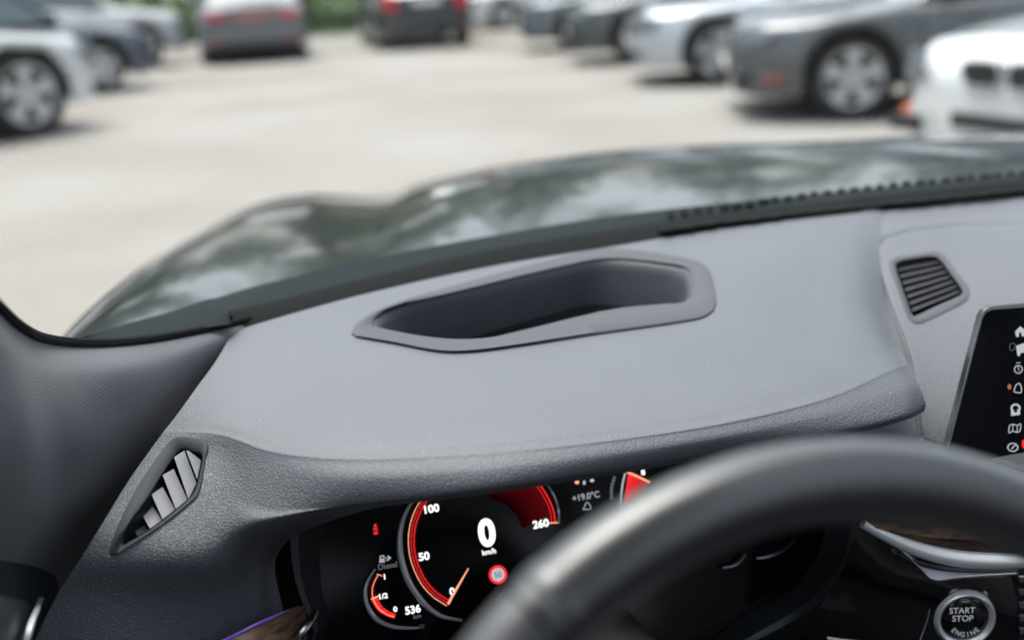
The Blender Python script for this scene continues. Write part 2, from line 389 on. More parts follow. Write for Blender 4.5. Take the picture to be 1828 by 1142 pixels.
# ================================================================== TREES
def leafmat(n, c):
    m = mat(n, c, .6, var=.5, vscale=1.3); m.node_tree.nodes['Principled BSDF'].inputs['Transmission Weight'].default_value = 0; return m
LF = [leafmat('leaf_dark', (.035, .085, .015)), leafmat('leaf_mid', (.055, .12, .02)), leafmat('leaf_pale', (.085, .14, .03))]
BK = mat('bark', (.09, .07, .05), .9, var=.3, bump=(20, .02))
def tree(x, y, h, rad, lm, label, seed):
    q = random.Random(seed); t = thing('leafy_tree', label, 'tree', (x, y, .2), q.uniform(0, 6), 'trees beyond the far end of the lot')
    k = MB(); top = V((q.uniform(-.3, .3), q.uniform(-.3, .3), h*.7))
    tr = [V((0, 0, -.3)), V((.05, .02, h*.2)), V((-.1, .06, h*.42)), top]; k.tube(tr, [h*.035, h*.026, h*.02, h*.008], BK, 8)
    limbs = []
    for i in range(7):
        a = i*2.4+q.uniform(-.3, .3); z = h*q.uniform(.14, .42); b = V((-.05, .04, z)); e = b+V((math.cos(a)*rad*.7, math.sin(a)*rad*.7, h*q.uniform(-.08, .25)))
        k.tube([b, b.lerp(e, .5)+V((0, 0, .15)), e], [h*.014, h*.009, h*.004], BK, 6); limbs.append(e)
    k.build('trunk', t)
    k = MB(); cs = [e for e in limbs]+[top]+[V((q.gauss(0, rad*.4), q.gauss(0, rad*.4), h*q.uniform(.16, .92))) for _ in range(20)]
    for c in cs:
        rr = rad*q.uniform(.26, .45)
        for _ in range(130):
            d = V((q.gauss(0, 1), q.gauss(0, 1), q.gauss(0, .8))).normalized()*rr*(q.random()**.4); p = c+d
            u = V((q.gauss(0, 1), q.gauss(0, 1), q.gauss(0, 1))).normalized(); v = u.orthogonal().normalized(); s = q.uniform(.09, .2)*h/6
            b = len(k.v); k.v += [tuple(p-u*s), tuple(p+v*s*.5), tuple(p+u*s), tuple(p-v*s*.5)]; k.f.append((b, b+1, b+2, b+3)); k.m.append(k.mi(lm))
    k.build('crown', t, smooth=0, norm=False)
tree(-13, 31, 13.6, 4.8, LF[0], 'dark leafy tree farthest left beyond the parked cars', 1)
tree(-6.5, 34, 12.0, 4.3, LF[1], 'mid green tree behind the pale car at the left', 2)
tree(1.7, 33, 10.4, 3.8, LF[1], 'green tree showing between the grey saloon and the dark hatchback', 3)
tree(8.5, 36, 8.9, 3.9, LF[0], 'tall dark tree behind the white car at the far end', 4)
tree(16, 33, 7.9, 3.7, LF[2], 'pale green tree behind the right row of cars', 5)
tree(-24, 36, 16.0, 6.1, LF[0], 'large dark tree beyond the left row of cars, outermost on the left', 6)
tree(26, 34, 9.4, 4.6, LF[0], 'broad dark tree outermost on the right beyond the lot', 7)
def hedge():
    k = MB(); q = random.Random(11)
    t = thing('hedge', 'low green hedge running along the far end of the lot', 'hedge', (0, 30, 0))
    for i in range(9000):
        x = q.uniform(-22, 26); z = q.random()**.6*(1.5+.25*math.sin(x*1.1)+.15*math.sin(x*3.1)); p = V((x, q.uniform(-.5, .5), z))
        u = V((q.gauss(0, 1), q.gauss(0, 1), q.gauss(0, 1))).normalized(); v = u.orthogonal().normalized(); s = q.uniform(.08, .16)
        b = len(k.v); k.v += [tuple(p-u*s), tuple(p+v*s*.5), tuple(p+u*s), tuple(p-v*s*.5)]; k.f.append((b, b+1, b+2, b+3)); k.m.append(k.mi(LF[1]))
    k.build('foliage', t, smooth=0, norm=False)
    k = MB()
    for i in range(25): k = MB(); k.tube([V((-21+i*1.9, 0, -.1)), V((-21+i*1.9+.1, 0, 1.0))], .03, BK, 6); k.build('stem', t)
hedge()

# ================================================================== PARKED CARS
TYRE = mat('tyre', (.018, .018, .019), .8, bump=(60, .002)); ALLOY = mat('alloy', (.5, .51, .52), .35, metal=.4)
ALLOYD = mat('brake_dark', (.07, .07, .072), .5); CGLASS = mat('car_window', (.09, .125, .13), .05, spec=1, coat=1, metal=.2)
LAMP = mat('headlamp_lens', (.13, .15, .17), .25, coat=.6); LDARK = mat('lamp_inner', (.05, .06, .07), .2, coat=1)
RED = mat('tail_lens', (.55, .015, .03), .2, coat=.8); ORG = mat('orange_marker', (.75, .16, .06), .3, coat=.5); PLATE = mat('plate_white', (.7, .7, .7), .4)
PINK = mat('plate_red', (.42, .17, .14), .4); MREF = mat('red_reflector', (.2, .09, .08), .4); TRIM = mat('black_trim', (.02, .021, .023), .55)
def wheel_mesh(rad):
    k = MB(); n = 32; wd = .11
    prof = [(rad*.66, -wd), (rad*.9, -wd*1.02), (rad*.985, -wd*.75), (rad, -wd*.3), (rad, wd*.3), (rad*.985, wd*.75), (rad*.9, wd*1.02), (rad*.66, wd)]
    k.grid([[V((r*math.cos(2*math.pi*i/n), y, r*math.sin(2*math.pi*i/n))) for i in range(n)] for r, y in prof], TYRE, closeu=True)
    rim = MB(); rr = rad*.69
    prof = [(rr*.985, wd*.9), (rr*1.0, wd*1.03), (rr*.94, wd*1.0), (rr*.9, wd*.6), (rr*.9, -wd*.8)]
    rim.grid([[V((r*math.cos(2*math.pi*i/n), y, r*math.sin(2*math.pi*i/n))) for i in range(n)] for r, y in prof], ALLOY, closeu=True)
    rim.poly([V((rr*.88*math.cos(2*math.pi*i/n), wd*.25, rr*.88*math.sin(2*math.pi*i/n))) for i in range(n)], ALLOYD)
    for s in range(5):
        for dd in (-.16, .16):
            a = s*2*math.pi/5+math.pi/2
            c0 = V((math.cos(a+dd*1.2)*rr*.2, 0, math.sin(a+dd*1.2)*rr*.2)); c1 = V((math.cos(a+dd)*rr*.93, 0, math.sin(a+dd)*rr*.93)); t = (c1-c0).normalized(); nn = V((-t.z, 0, t.x))
            k_ = [c0+nn*.026+V((0, wd*.85, 0)), c0-nn*.026+V((0, wd*.85, 0)), c1-nn*.03+V((0, wd*.95, 0)), c1+nn*.03+V((0, wd*.95, 0))]
            rim.slab(k_, V((0, 1, 0)), .03, ALLOY)
    rim.poly([V((rr*.24*math.cos(2*math.pi*i/n), wd*.93, rr*.24*math.sin(2*math.pi*i/n))) for i in range(n)], ALLOY)
    return k, rim
def make_car(name, label, cat, loc, head, paint, kind='sedan', mark=None, L=4.6, W=1.84, H=1.45, group='cars parked around the lot', rad=.33, face='plain', rear='slim', scale=1):
    """head = direction the nose points, degrees from +x counter-clockwise"""
    t = thing(name, label, cat, (loc[0], loc[1], 0), R(head), group)
    suv = kind == 'suv'; hz = (.98 if suv else .86)*1.0; belt = (1.05 if suv else .93)
    xf, xr = L/2, -L/2; ax_f = xf-.86; ax_r = xr+.98; sill = .26 if suv else .2
    def topz(x):
        s = (xf-x)/L
        if s < .04: return hz*(.70+.20*sstep(0, .04, s))
        if s < .30: return hz*(.90+.10*sstep(.04, .30, s))+.02*sstep(.2, .3, s)
        if s < .86: return hz+.02+(belt-hz-.02)*sstep(.30, .5, s)
        if kind == 'sedan': return belt+.03-.10*sstep(.9, 1, s)
        return belt-.02*sstep(.9, 1, s)
    def hw(x):
        s = (xf-x)/L
        return W/2*(.66+.34*math.sin(math.pi/2*min(1, (s+.004)/.13))**.8)*(1-.16*sstep(.86, 1, s)**1.6)
    def botz(x):
        z = sill+.03*sstep(.94, 1, abs(x)/(L/2))
        for a in (ax_f, ax_r):
            d = abs(x-a); ar = rad*1.13
            if d < ar: z = max(z, rad+math.sqrt(ar*ar-d*d))
        return z
    xs = sorted(set([xf-L*i/70 for i in range(71)]+[a+s*rad*1.13*math.cos(c) for a in (ax_f, ax_r) for s in (-1, 1) for c in (0.001, .12, .3, .5)]), reverse=True)
    rows = []
    for x in xs:
        zt = topz(x); w_ = hw(x); zb = min(botz(x), zt-.12); h = zt-zb; r = []
        for f, a in ((0, .955), (.12, .985), (.3, 1), (.5, 1.0), (.62, .985), (.74, .975), (.88, .945), (.96, .89), (1, .80)): r.append(V((x, w_*a, zb+h*f)))
        r += [V((x, w_*.5, zt+.022)), V((x, w_*.2, zt+.032))]
        rows.append(r+[V((p.x, -p.y, p.z)) for p in reversed(r)])
    k = MB(); k.grid(rows, paint)
    for r in (rows[0], rows[-1]): k.poly(r, paint)
    k.build('body', t, smooth=50)
    # undertray and arches (dark)
    k = MB(); k.box((0, 0, sill+.10), (L*.93, W*.62, .14), TRIM); k.box((0, 0, .52), (L*.8, W*.7, .3), TRIM); k.build('undertray', t, smooth=0)
    # greenhouse
    s1, s2, s3, s4 = (.27, .43, .78, .955) if kind != 'sedan' else (.29, .45, .70, .89)
    if kind == 'hatch': s3, s4 = .80, .965
    X = lambda s: xf-L*s
    wb = W/2*.88; wr = W/2*.66; nb = topz(X(s1))+.01; rb = topz(X(s4))+.01
    A, B, D, E_ = V((X(s1), wb*.93, nb)), V((X(s2), wr, H-.03)), V((X(s3), wr*.97, H-.04)), V((X(s4), wb*.88, rb))
    mir = lambda p: V((p.x, -p.y, p.z))
    k = MB(); c0 = V((.06, 0, 0)); c1 = V((.05, 0, .015))
    k.grid([[A, V((A.x+.1, A.y*.5, A.z)), V((A.x+.14, 0, A.z)), V((A.x+.1, -A.y*.5, A.z)), mir(A)], [B, V((B.x+.05, B.y*.5, B.z+.02)), V((B.x+.06, 0, B.z+.025)), V((B.x+.05, -B.y*.5, B.z+.02)), mir(B)]], CGLASS); k.build('windscreen', t, norm=False)
    k = MB(); k.grid([[D, V((D.x, 0, D.z+.02)), mir(D)], [E_, V((E_.x-.06, 0, E_.z)), mir(E_)]], CGLASS); k.build('rear_window', t, norm=False)
    for sgn in (1, -1):
        f = (lambda p: p) if sgn == 1 else mir
        M1 = V((X((s2+s3)/2+.01), wb*1.0, belt+.01)); M1t = V((M1.x, wr*1.02, H-.035)); A2 = V((A.x-.12, wb*.985, belt-.0)); 
        k = MB(); k.poly([f(A2), f(M1), f(M1t), f(B.lerp(D, .03))], CGLASS); k.poly([f(M1), f(V((E_.x+.25, wb*.96, belt+.01))), f(D.lerp(B, .02)), f(M1t)], CGLASS); k.build('side_window', t, smooth=0, norm=False)
        k = MB()
        k.tube([f(A)+V((0, 0, -.02)), f(A.lerp(B, .5))+V((0, sgn*.012, .005)), f(B)], .032, paint, 8)
        k.tube([f(D), f(D.lerp(E_, .5))+V((0, sgn*.01, .005)), f(E_)+V((0, 0, -.02))], .045, paint, 8)
        k.tube([f(M1), f(M1t)], .022, TRIM, 8); k.tube([f(B), f(B.lerp(D, .5))+V((0, sgn*.012, .012)), f(D)], .03, paint, 8); k.build('pillar', t)
        k = MB(); k.tube([f(V((A.x-.2, wb*1.0, belt+.02))), f(V((A.x-.2, wb*1.12, belt+.05)))], .025, TRIM, 8)
        pr = []
        for ii in range(7):
            u = ii/6; rr = .085*math.sin(math.pi*(.12+.76*u)); cc = V((A.x-.2, wb*(1.08+.22*u), belt+.08)); pr.append([f(cc+V((math.cos(a)*rr*.6, 0, math.sin(a)*rr*.8))) for a in [2*math.pi*q/12 for q in range(12)]])
        k.grid(pr, paint, closeu=True); k.poly(pr[0], paint); k.poly(pr[-1], paint); k.build('mirror', t)
        for xx in (.62, -.45):
            k = MB(); k.tube([f(V((xx-.08, W/2*.995, belt-.13))), f(V((xx, W/2*1.015, belt-.125))), f(V((xx+.08, W/2*.995, belt-.13)))], .012, paint if not suv else TRIM, 6); k.build('door_handle', t)
        # door shut lines and sill trim
        k = MB()
        for xx in (1.0, .05, -.85): k.box(f(V((xx, W/2*.998, .62))), (.008, .012, .5), TRIM)
        k.box(f(V((-.05, W/2*.985, sill+.04))), (L*.42, .03, .07), TRIM); k.build('sill_trim', t, smooth=0)
    k = MB(); rg = []
    for i in range(9):
        u = i/8; b = B.lerp(D, u); hh = H-.03+.035*math.sin(math.pi*u)-.01*u; rg.append([V((b.x, b.y, hh)), V((b.x, b.y*.6, hh+.03)), V((b.x, 0, hh+.04)), V((b.x, -b.y*.6, hh+.03)), V((b.x, -b.y, hh))])
    k.grid(rg, paint); k.build('roof', t, norm=False)
    # wheels
    tm, rm = wheel_mesh(rad)
    for a in (ax_f, ax_r):
        for sgn in (1, -1):
            o = tm.build('wheel', t); o.location = (a, sgn*(W/2-.13), rad); o.rotation_euler = (0, 0, 0 if sgn == 1 else math.pi)
            q = rm.build('rim', o, smooth=30)
    # front face
    def front(y, z, push=.0):
        # x of the nose skin at lateral y
        lo = xf
        for i in range(60):
            if hw(lo) >= abs(y): break
            lo -= .015
        return V((lo+push, y, z))
    zl = hz*.76
    for sgn in (1, -1):
        k = MB(); y0, y1 = W*.28, W*.455; a0 = []; a1 = []
        for i in range(9):
            u = i/8; y = y0+(y1-y0)*u; p = front(y*.96, 0, .012); hh = .075*math.sin(math.pi*(.2+.72*u))+.02
            a0.append(V((p.x-.06*u, sgn*(y+.012), zl+hh*.8+.015*u))); a1.append(V((p.x+.0, sgn*(y+.012), zl-hh)))
        mid = [(p+q)/2+V((.02, sgn*.004, 0)) for p, q in zip(a0, a1)]
        k.grid([a0, mid, a1], LAMP); hl = k.build('headlight', t)
        k = MB(); c = front(W*.36, zl, .035); c.y *= sgn
        k.poly([c+V((0, .045*math.cos(a), .045*math.sin(a))) for a in [2*math.pi*i/16 for i in range(16)]], LDARK); k.build('lens', hl, smooth=0)
        if face != 'none':
            k = MB(); c = front(W*.36, hz*.38, .03); c.y *= sgn; k.box(c, (.05, .22, .09), TRIM if face != 'white' else TRIM); k.build('fog_light_recess', t, smooth=0)
        c = front(W*.445, hz*.40, .0); c.y *= sgn
        if mark: k = MB(); k.box(c+V((-.02, sgn*.02, 0)), (.15, .12, .09), mark); k.build('marker_light', t, smooth=0, bevel=.008)
    k = MB(); gz = hz*.72
    if face == 'kidney':
        for sgn in (1, -1):
            o = [V((xf+.022, sgn*(.03+ww), gz+zz)) for ww, zz in ((0, .045), (.06, .07), (.2, .065), (.25, .03), (.22, -.04), (.17, -.06), (.03, -.06), (0, -.035))]
            k.slab(o, V((1, 0, 0)), .06, TRIM); k.tube(closed(o, 28)+[closed(o, 28)[0]], .011, ALLOY, 6, cap=False)
            for q in range(6): k.box((xf+.028, sgn*(.06+q*.033), gz), (.012, .006, .15), ALLOYD)
    else:
        k.box((xf+.0, 0, gz), (.05, W*.42, .13), TRIM)
        for q in range(3): k.box((xf+.027, 0, gz-.04+q*.04), (.012, W*.40, .008), ALLOY)
    k.build('grille', t, smooth=30)
    k = MB(); k.box((xf-.0, 0, hz*.44), (.05, W*.36, .08), TRIM); k.build('lower_intake', t, smooth=0, bevel=.01)
    if face != 'kidney': k = MB(); k.box((xf+.03, 0, hz*.50), (.012, .5, .11), PLATE); k.build('number_plate', t, smooth=0, bevel=.003)
    # rear face
    for sgn in (1, -1):
        k = MB(); zl = belt-.16
        ww, hh = (.20, .10) if rear == 'slim' else (.15, .20)
        if rear == 'slim':
            k.box((xr+.02, sgn*(W*.30), zl), (.07, ww*1.5, hh), RED); k.box((xr+.12, sgn*(W*.405), zl+.01), (.2, .09, hh), RED)
        else:
            k.box((xr+.03, sgn*(W*.345), zl+.05), (.09, .24, .27), RED); k.box((xr+.1, sgn*(W*.40), zl+.05), (.18, .09, .22), RED)
        k.build('tail_light', t, smooth=0, bevel=.02)
        k = MB(); k.box((xr-.005, sgn*W*.33, .36), (.03, .26 if rear == 'slim' else .18, .05), RED); k.build('reflector', t, smooth=0, bevel=.005)
    k = MB(); k.box((xr-.012, 0, belt-.17 if rear == 'slim' else belt-.1), (.02, .52, .12), PINK if rear == 'slim' else PLATE); k.build('number_plate', t, smooth=0, bevel=.003)
    k = MB(); k.box((xr+.03, 0, .30), (.12, W*.80, .13), TRIM); k.tube([V((xr-.02, -.55, .27)), V((xr+.1, -.55, .27))], .035, ALLOYD, 10); k.build('rear_valance', t, smooth=0, bevel=.02)
    if kind != 'sedan' or rear != 'slim':
        k = MB(); k.box((xr+.05, 0, belt-.16), (.02, W*.5, .05), PINK); k.build('badge_strip', t, smooth=0, bevel=.005)
    return t
def paint(n, c, metal=.0, rough=.35): return mat(n, c, rough, metal=metal, coat=1, coatr=.04, var=.03, vscale=2)
PW = paint('paint_white', (.55, .57, .58)); PN = paint('paint_navy', (.035, .045, .07), .3); PG = paint('paint_grey', (.12, .13, .145), .2)
PK = paint('paint_black', (.05, .058, .065), .3); PS = paint('paint_silver', (.46, .49, .53), .25); PD = paint('paint_dark_grey', (.068, .075, .082), .2); PB = paint('paint_slate', (.09, .105, .125), .2)
def from_wheel(px, py, head, L, side, axle='front', W=1.84, rad=.33):
    """car centre such that the wheel standing on photo ground point (px,py) is its axle wheel on the given side"""
    g = Zp(px, py, 0); a = R(head); h = V((math.cos(a), math.sin(a), 0)); l = V((-h.y, h.x, 0))
    off = (L/2-.86) if axle == 'front' else -(L/2-.98)
    c = g-h*off-l*side*(W/2-.05); return (c.x, c.y)
def from_corner(px, py, z, head, L, W):
    g = Zp(px, py, z); a = R(head); h = V((math.cos(a), math.sin(a), 0)); r = V((h.y, -h.x, 0)); c = g-h*(L/2-.18)-r*(W/2-.06); return (c.x, c.y)
make_car('parked_car', 'white SUV at the left edge, its big front wheel nearest the camera', 'car', from_wheel(62, 247, 38, 4.7, -1, W=1.9), 38, PW, 'suv', None, 4.7, 1.9, 1.66, rad=.40)
make_car('parked_car', 'dark navy car behind the white SUV on the left', 'car', from_wheel(188, 168, 30, 4.5, -1), 30, PN, 'hatch', None, 4.5, 1.82, 1.47)
make_car('parked_car', 'white car farthest of the row on the left, beyond the navy car', 'car', from_wheel(262, 124, 24, 4.6, -1), 24, PW, 'suv', None, 4.6, 1.82, 1.62, rad=.36)
make_car('parked_car', 'grey saloon seen from behind with a reddish plate between slim tail lights', 'car', (-.05, 21.0), 90, PG, 'sedan', None, 4.7, 1.86, 1.45, rear='slim')
make_car('parked_car', 'dark hatchback seen from behind with large red tail lights', 'car', (3.08, 21.6), 88, PK, 'hatch', None, 4.3, 1.84, 1.52, rear='big')
make_car('parked_car', 'white car side-on at the far end, right of the dark hatchback', 'car', (6.6, 25.5), 200, PW, 'hatch', None, 4.4, 1.8, 1.48)
make_car('parked_car', 'slate blue car in the right row, farthest of the row', 'car', from_wheel(1035, 92, 168, 4.5, 1), 168, PB, 'sedan', None, 4.5, 1.8, 1.45)
make_car('parked_car', 'black car in the right row beside the silver car', 'car', from_wheel(1140, 116, 165, 4.5, 1), 165, PK, 'hatch', None, 4.5, 1.8, 1.46)
make_car('parked_car', 'silvery white car in the right row between the black and the dark grey cars', 'car', from_wheel(1282, 154, 162, 4.7, 1), 162, PS, 'sedan', None, 4.7, 1.84, 1.46, rad=.34)
make_car('parked_car', 'dark grey car in the right row showing its front wheel and headlight', 'car', from_wheel(1518, 217, 160, 4.7, 1), 160, PD, 'sedan', MREF, 4.7, 1.85, 1.47, rad=.335)
make_car('parked_car', 'white car nosing in at the right edge with twin grille and orange marker', 'car', from_corner(1614, 244, .20, 189, 4.7, 1.86), 189, PW, 'sedan', ORG, 4.7, 1.86, 1.46, face='kidney', rad=.345)

# ================================================================== OWN CAR
car = thing('car', 'dark car seen from its driver seat, with grey dashboard, black steering wheel and glossy bonnet', 'car')
SCAR = car
# --- holes in the pad
HUD_O = [(628, 597), (641, 577), (698, 546), (836, 505), (994, 463), (1092, 446), (1222, 463), (1260, 478), (1273, 507), (1278, 542), (1268, 560), (1230, 574), (1073, 597), (935, 617), (836, 629), (775, 628), (698, 613), (632, 602)]
HUD_I = [(665, 577), (678, 561), (720, 543), (836, 516), (994, 479), (1088, 463), (1208, 474), (1230, 486), (1236, 508), (1235, 526), (1224, 538), (1180, 545), (1080, 560), (994, 578), (895, 599), (821, 605), (745, 598), (672, 583)]
VL_O = [(322, 781), (350, 784), (371, 792), (367, 816), (358, 871), (345, 891), (300, 928), (240, 969), (203, 991), (197, 981), (212, 938), (240, 880), (280, 818), (305, 788)]
VL_I = [(329, 801), (345, 804), (361, 811), (357, 843), (348, 876), (331, 897), (280, 937), (232, 966), (219, 971), (224, 947), (240, 920), (262, 888), (293, 840), (316, 808)]
def mid(a, b, f=.5): return [((1-f)*x[0]+f*y[0], (1-f)*x[1]+f*y[1]) for x, y in zip(a, b)]
rowsP = [
 [(425, 575, .953), (475, 560, .957), (540, 541, .96), (660, 508, .965), (870, 462, .968), (1090, 423, .97), (1300, 392, .972), (1440, 376, .974), (1530, 366, .975), (1580, 360, .974)],
 [(388, 640, .95), (450, 625, .955), (520, 612, .957), (660, 590, .96), (870, 558, .963), (1090, 515, .965), (1300, 468, .967), (1440, 445, .968), (1520, 432, .967), (1572, 425, .962)],
 [(352, 690, .945), (430, 692, .951), (510, 690, .953), (660, 688, .956), (870, 672, .957), (1090, 638, .958), (1300, 592, .958), (1440, 556, .958), (1528, 530, .956), (1578, 530, .940)],
 [(318, 737, .938), (400, 745, .945), (500, 765, .947), (640, 778, .950), (870, 769, .951), (1090, 742, .951), (1300, 704, .951), (1450, 660, .951), (1552, 612, .949), (1600, 610, .934)],
 [(292, 770, .933), (390, 775, .940), (490, 806, .942), (635, 818, .945), (870, 808, .946), (1090, 785, .946), (1300, 753, .946), (1475, 710, .946), (1585, 662, .944), (1622, 650, .934)],
 [(270, 800, .926), (390, 812, .929), (480, 842, .931), (625, 856, .9355), (865, 841, .9388), (1090, 813, .9388), (1300, 779, .9388), (1490, 740, .938), (1606, 702, .935), (1641, 688, .928)],
 [(228, 860, .917), (388, 872, .915), (475, 905, .913), (615, 898, .920), (855, 871, .9292), (1090, 836, .9295), (1300, 800, .9295), (1500, 768, .928), (1610, 739, .9255), (1652, 719, .918)],
 [(185, 930, .907), (380, 940, .898), (470, 935, .905), (610, 911, .911), (852, 883, .921), (1090, 847, .922), (1300, 811, .922), (1500, 778, .920), (1610, 751, .9185), (1650, 734, .911)],
 [(150, 987, .893), (366, 1000, .879), (462, 1000, 'y', .697), (525, 985, 'y', .705)]+[None]*6,
 [(100, 1065, 'y', .685), (330, 1075, 'y', .682), (450, 1075, 'y', .695), (540, 1080, 'y', .705)]+[None]*6,
 [(45, 1180, 'y', .67), (290, 1180, 'y', .672), (430, 1180, 'y', .685), (560, 1180, 'y', .70)]+[None]*6]
def rmix(a, b, f, bow=0): return [V(P3(p)).lerp(P3(q), f) for p, q in zip(a, b)]
_pre = rmix(rowsP[3], rowsP[4], .80); _post = rmix(rowsP[4], rowsP[5], .2)
for r in rowsP[8:]:
    kk = rowsP.index(r)-7
    for i in range(4, 10): r[i] = P3(rowsP[7][i])+(P3(rowsP[7][i])-P3(rowsP[6][i]))*kk
GR = [(470, 930)]
rowsP[4:5] = [_pre, rowsP[4], _post]
dash, dbvh = loft(rowsP, 340, 380, M['pad'], 'dashboard', car, cut=[mid(HUD_O, HUD_I, .3), mid(VL_O, VL_I, .25)],
                  drop=lambda u, v: v > 9.02 and u > 2.75+max(0, .6-(v-9)))
# underside of the overhanging pad
lipP = [P3(p) for p in rowsP[9][1:]]
lipP = lipP[1:]
k = MB(); k.grid([opened(lipP, 60), *[opened([V((-.38+(p.x+.38)*(1-s_), p.y+dy, p.z+dz)) for p in lipP], 60) for s_, dy, dz in ((.02, .010, -.001), (.14, .07, .006), (.4, .22, .01))]], M['deep']); k.build('pad_underside', car, norm=False)

# --- centre pad on the right
def cdisp(x, y):
    ln = [(2000, 396), (1700, 402), (1625, 411), (1580, 424), (1562, 445), (1566, 480), (1586, 540), (1610, 600), (1626, 650), (1644, 780)]
    d = dline(x, y, ln); ins = x > 1562 and inpoly(x, y, ln+[(2000, 900)])
    return -.0022*math.exp(-(d/3.2)**2) - (0 if ins else 0) + (.0012 if ins else 0)*sstep(2, 9, d)
VR_O = [(1588, 472), (1600, 460), (1632, 455), (1668, 450), (1686, 458), (1706, 484), (1727, 512), (1730, 528), (1718, 542), (1680, 561), (1643, 577), (1628, 574), (1617, 556), (1602, 514)]
VR_I = [(1599, 475), (1608, 466), (1634, 461), (1666, 458), (1680, 466), (1698, 490), (1717, 517), (1716, 526), (1700, 534), (1670, 547), (1636, 563), (1628, 561), (1620, 540), (1608, 506)]
rowsC = [
 [(1470, 374, .966), (1560, 360, .9732), (1650, 352, .973), (1750, 344, .972), (1950, 328, .972)],
 [(1480, 440, .955), (1560, 428, .9612), (1650, 425, .960), (1750, 420, .958), (1950, 410, .958)],
 [(1490, 530, .935), (1570, 525, .938), (1660, 520, .938), (1760, 515, .938), (1970, 505, .938)],
 [(1500, 640, .910), (1590, 635, .912), (1670, 630, .912), (1770, 625, .912), (1980, 610, .912)],
 [(1500, 760, .875), (1600, 755, .878), (1680, 750, .878), (1780, 745, .878), (1990, 730, .878)],
 [(1500, 880, .83), (1600, 880, .83), (1690, 880, .83), (1790, 880, .83), (2000, 870, .83)]]
cpad, cbvh = loft(rowsC, 380, 340, M['pad2'], 'centre_pad', car, cut=[mid(VR_O, VR_I, .45)], disp=cdisp)

# --- ring bezel helper: outer loop lies on the surface, inner loop, then wall down
def bezel(name, bvh, outer, inner, raise_, depth, m, mw, taper=.9, n=96, seam=.0015, parent=car):
    o = closed(V2(outer), n); i = closed(V2(inner), n)
    ctr = onto(bvh, *[sum(p[k] for p in outer)/len(outer) for k in (0, 1)])
    # average normal from the outline
    N_ = V((0, 0, 0)); Pts = []
    for p in o:
        h, nn = onto(bvh, p.x, p.y); N_ += nn; Pts.append(h)
    N_.normalize(); cen = sum(Pts, V((0, 0, 0)))/n; pl = Plane(cen, N_)
    q = [p.lerp(c, .18) for p, c in zip(o, i)]; q3 = [p.lerp(c, .85) for p, c in zip(o, i)]
    def lift(l2, off):
        out = []
        for p, base in zip(l2, Pts):
            rel = (base-cen).dot(N_); out.append(pl.hit(p.x, p.y, rel+off))
        return out
    r0 = [b-N_*seam*3 for b in Pts]; r1 = [b+N_*raise_*.6 for b in Pts]
    r2 = lift(q, raise_); r3 = lift(q3, raise_*.5); r4 = lift(i, -.0005)
    c4 = sum(r4, V((0, 0, 0)))/n
    k = MB(); k.grid([r0, r1, r2, r3, r4], m, closeu=True)
    ob = k.build(name, parent, smooth=60)
    wa = [c4+(p-c4)*(1-(1-taper)*.12)-N_*.0012 for p in r4]; wb = [c4+(p-c4)*(1-(1-taper)*.28)-N_*.0045 for p in r4]; w1 = [c4+(p-c4)*(1-(1-taper)*.38)-N_*.010 for p in r4]; w2 = [c4+(p-c4)*taper-N_*depth for p in r4]
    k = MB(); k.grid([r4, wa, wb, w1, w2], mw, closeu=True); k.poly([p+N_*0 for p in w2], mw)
    k.build('recess', ob, smooth=50)
    return ob, pl, r4, w2, N_

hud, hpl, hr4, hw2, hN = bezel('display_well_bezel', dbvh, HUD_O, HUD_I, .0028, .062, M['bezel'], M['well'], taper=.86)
cc = sum(hw2, V((0, 0, 0)))/len(hw2)
k = MB(); k.poly([cc+(p-cc)*1.0+hN*(.012+.10*(p-cc).dot(V((0, 1, 0)))) for p in hw2], M['screen']); k.build('projector_glass', hud, smooth=0)
k = MB(); a = hpl.hit(1035, 575, -.03); k.slab([hpl.hit(870, 604, -.004), hpl.hit(950, 585, -.003), hpl.hit(1015, 569, -.003), hpl.hit(1070, 556, -.003), hpl.hit(1110, 549, -.003), hpl.hit(1150, 545, -.003), hpl.hit(1200, 541, -.003), hpl.hit(1190, 548, -.003), hpl.hit(1100, 562, -.003)], hN, .003, M['bezel']); k.build('projector_shutter', hud, smooth=0)

vl, vpl, vr4, vw2, vN = bezel('air_vent', dbvh, VL_O, VL_I, .0016, .03, M['bezel2'], M['black'], taper=.98)
def zpx(l): return [(a/2, 571+b/2) for a, b in l]
SL = [[(664, 464), (676, 466), (718, 500), (704, 568)], [(621, 488), (658, 464), (702, 582), (673, 638)], [(580, 552), (620, 530), (670, 640), (628, 674)], [(540, 620), (580, 594), (626, 676), (581, 711)], [(503, 686), (543, 661), (580, 713), (535, 744)], [(474, 735), (506, 712), (530, 748), (490, 772)]]
for i, s in enumerate(SL):
    a, b, c, d = zpx(s); k = MB(); lo, hi = -.0095, -.003
    k.slab([vpl.hit(*a, hi), vpl.hit(*b, lo), vpl.hit(*c, lo), vpl.hit(*d, hi)][::-1], vN, .0012, M['slat'] if i < 5 else M['bezel']); k.build('slat', vl, smooth=0, bevel=.0004)
vr, rpl, rr4, rw2, rN = bezel('air_vent', cbvh, VR_O, VR_I, .0012, .03, M['bezel'], M['black'], taper=.98)
for i in range(7):
    f = (i+.0)/7; l = (1600+29*f, 473+84*f); rgt = (1682+36*f, 459+62*f); q = 9.6
    k = MB(); k.slab([rpl.hit(l[0]+1, l[1], -.0095), rpl.hit(rgt[0], rgt[1], -.0095), rpl.hit(rgt[0]+3, rgt[1]+q-1.5, -.003), rpl.hit(l[0]+4, l[1]+q+1, -.003)], rN, .001, M['slat2']); k.build('slat', vr, smooth=0, bevel=.0003)

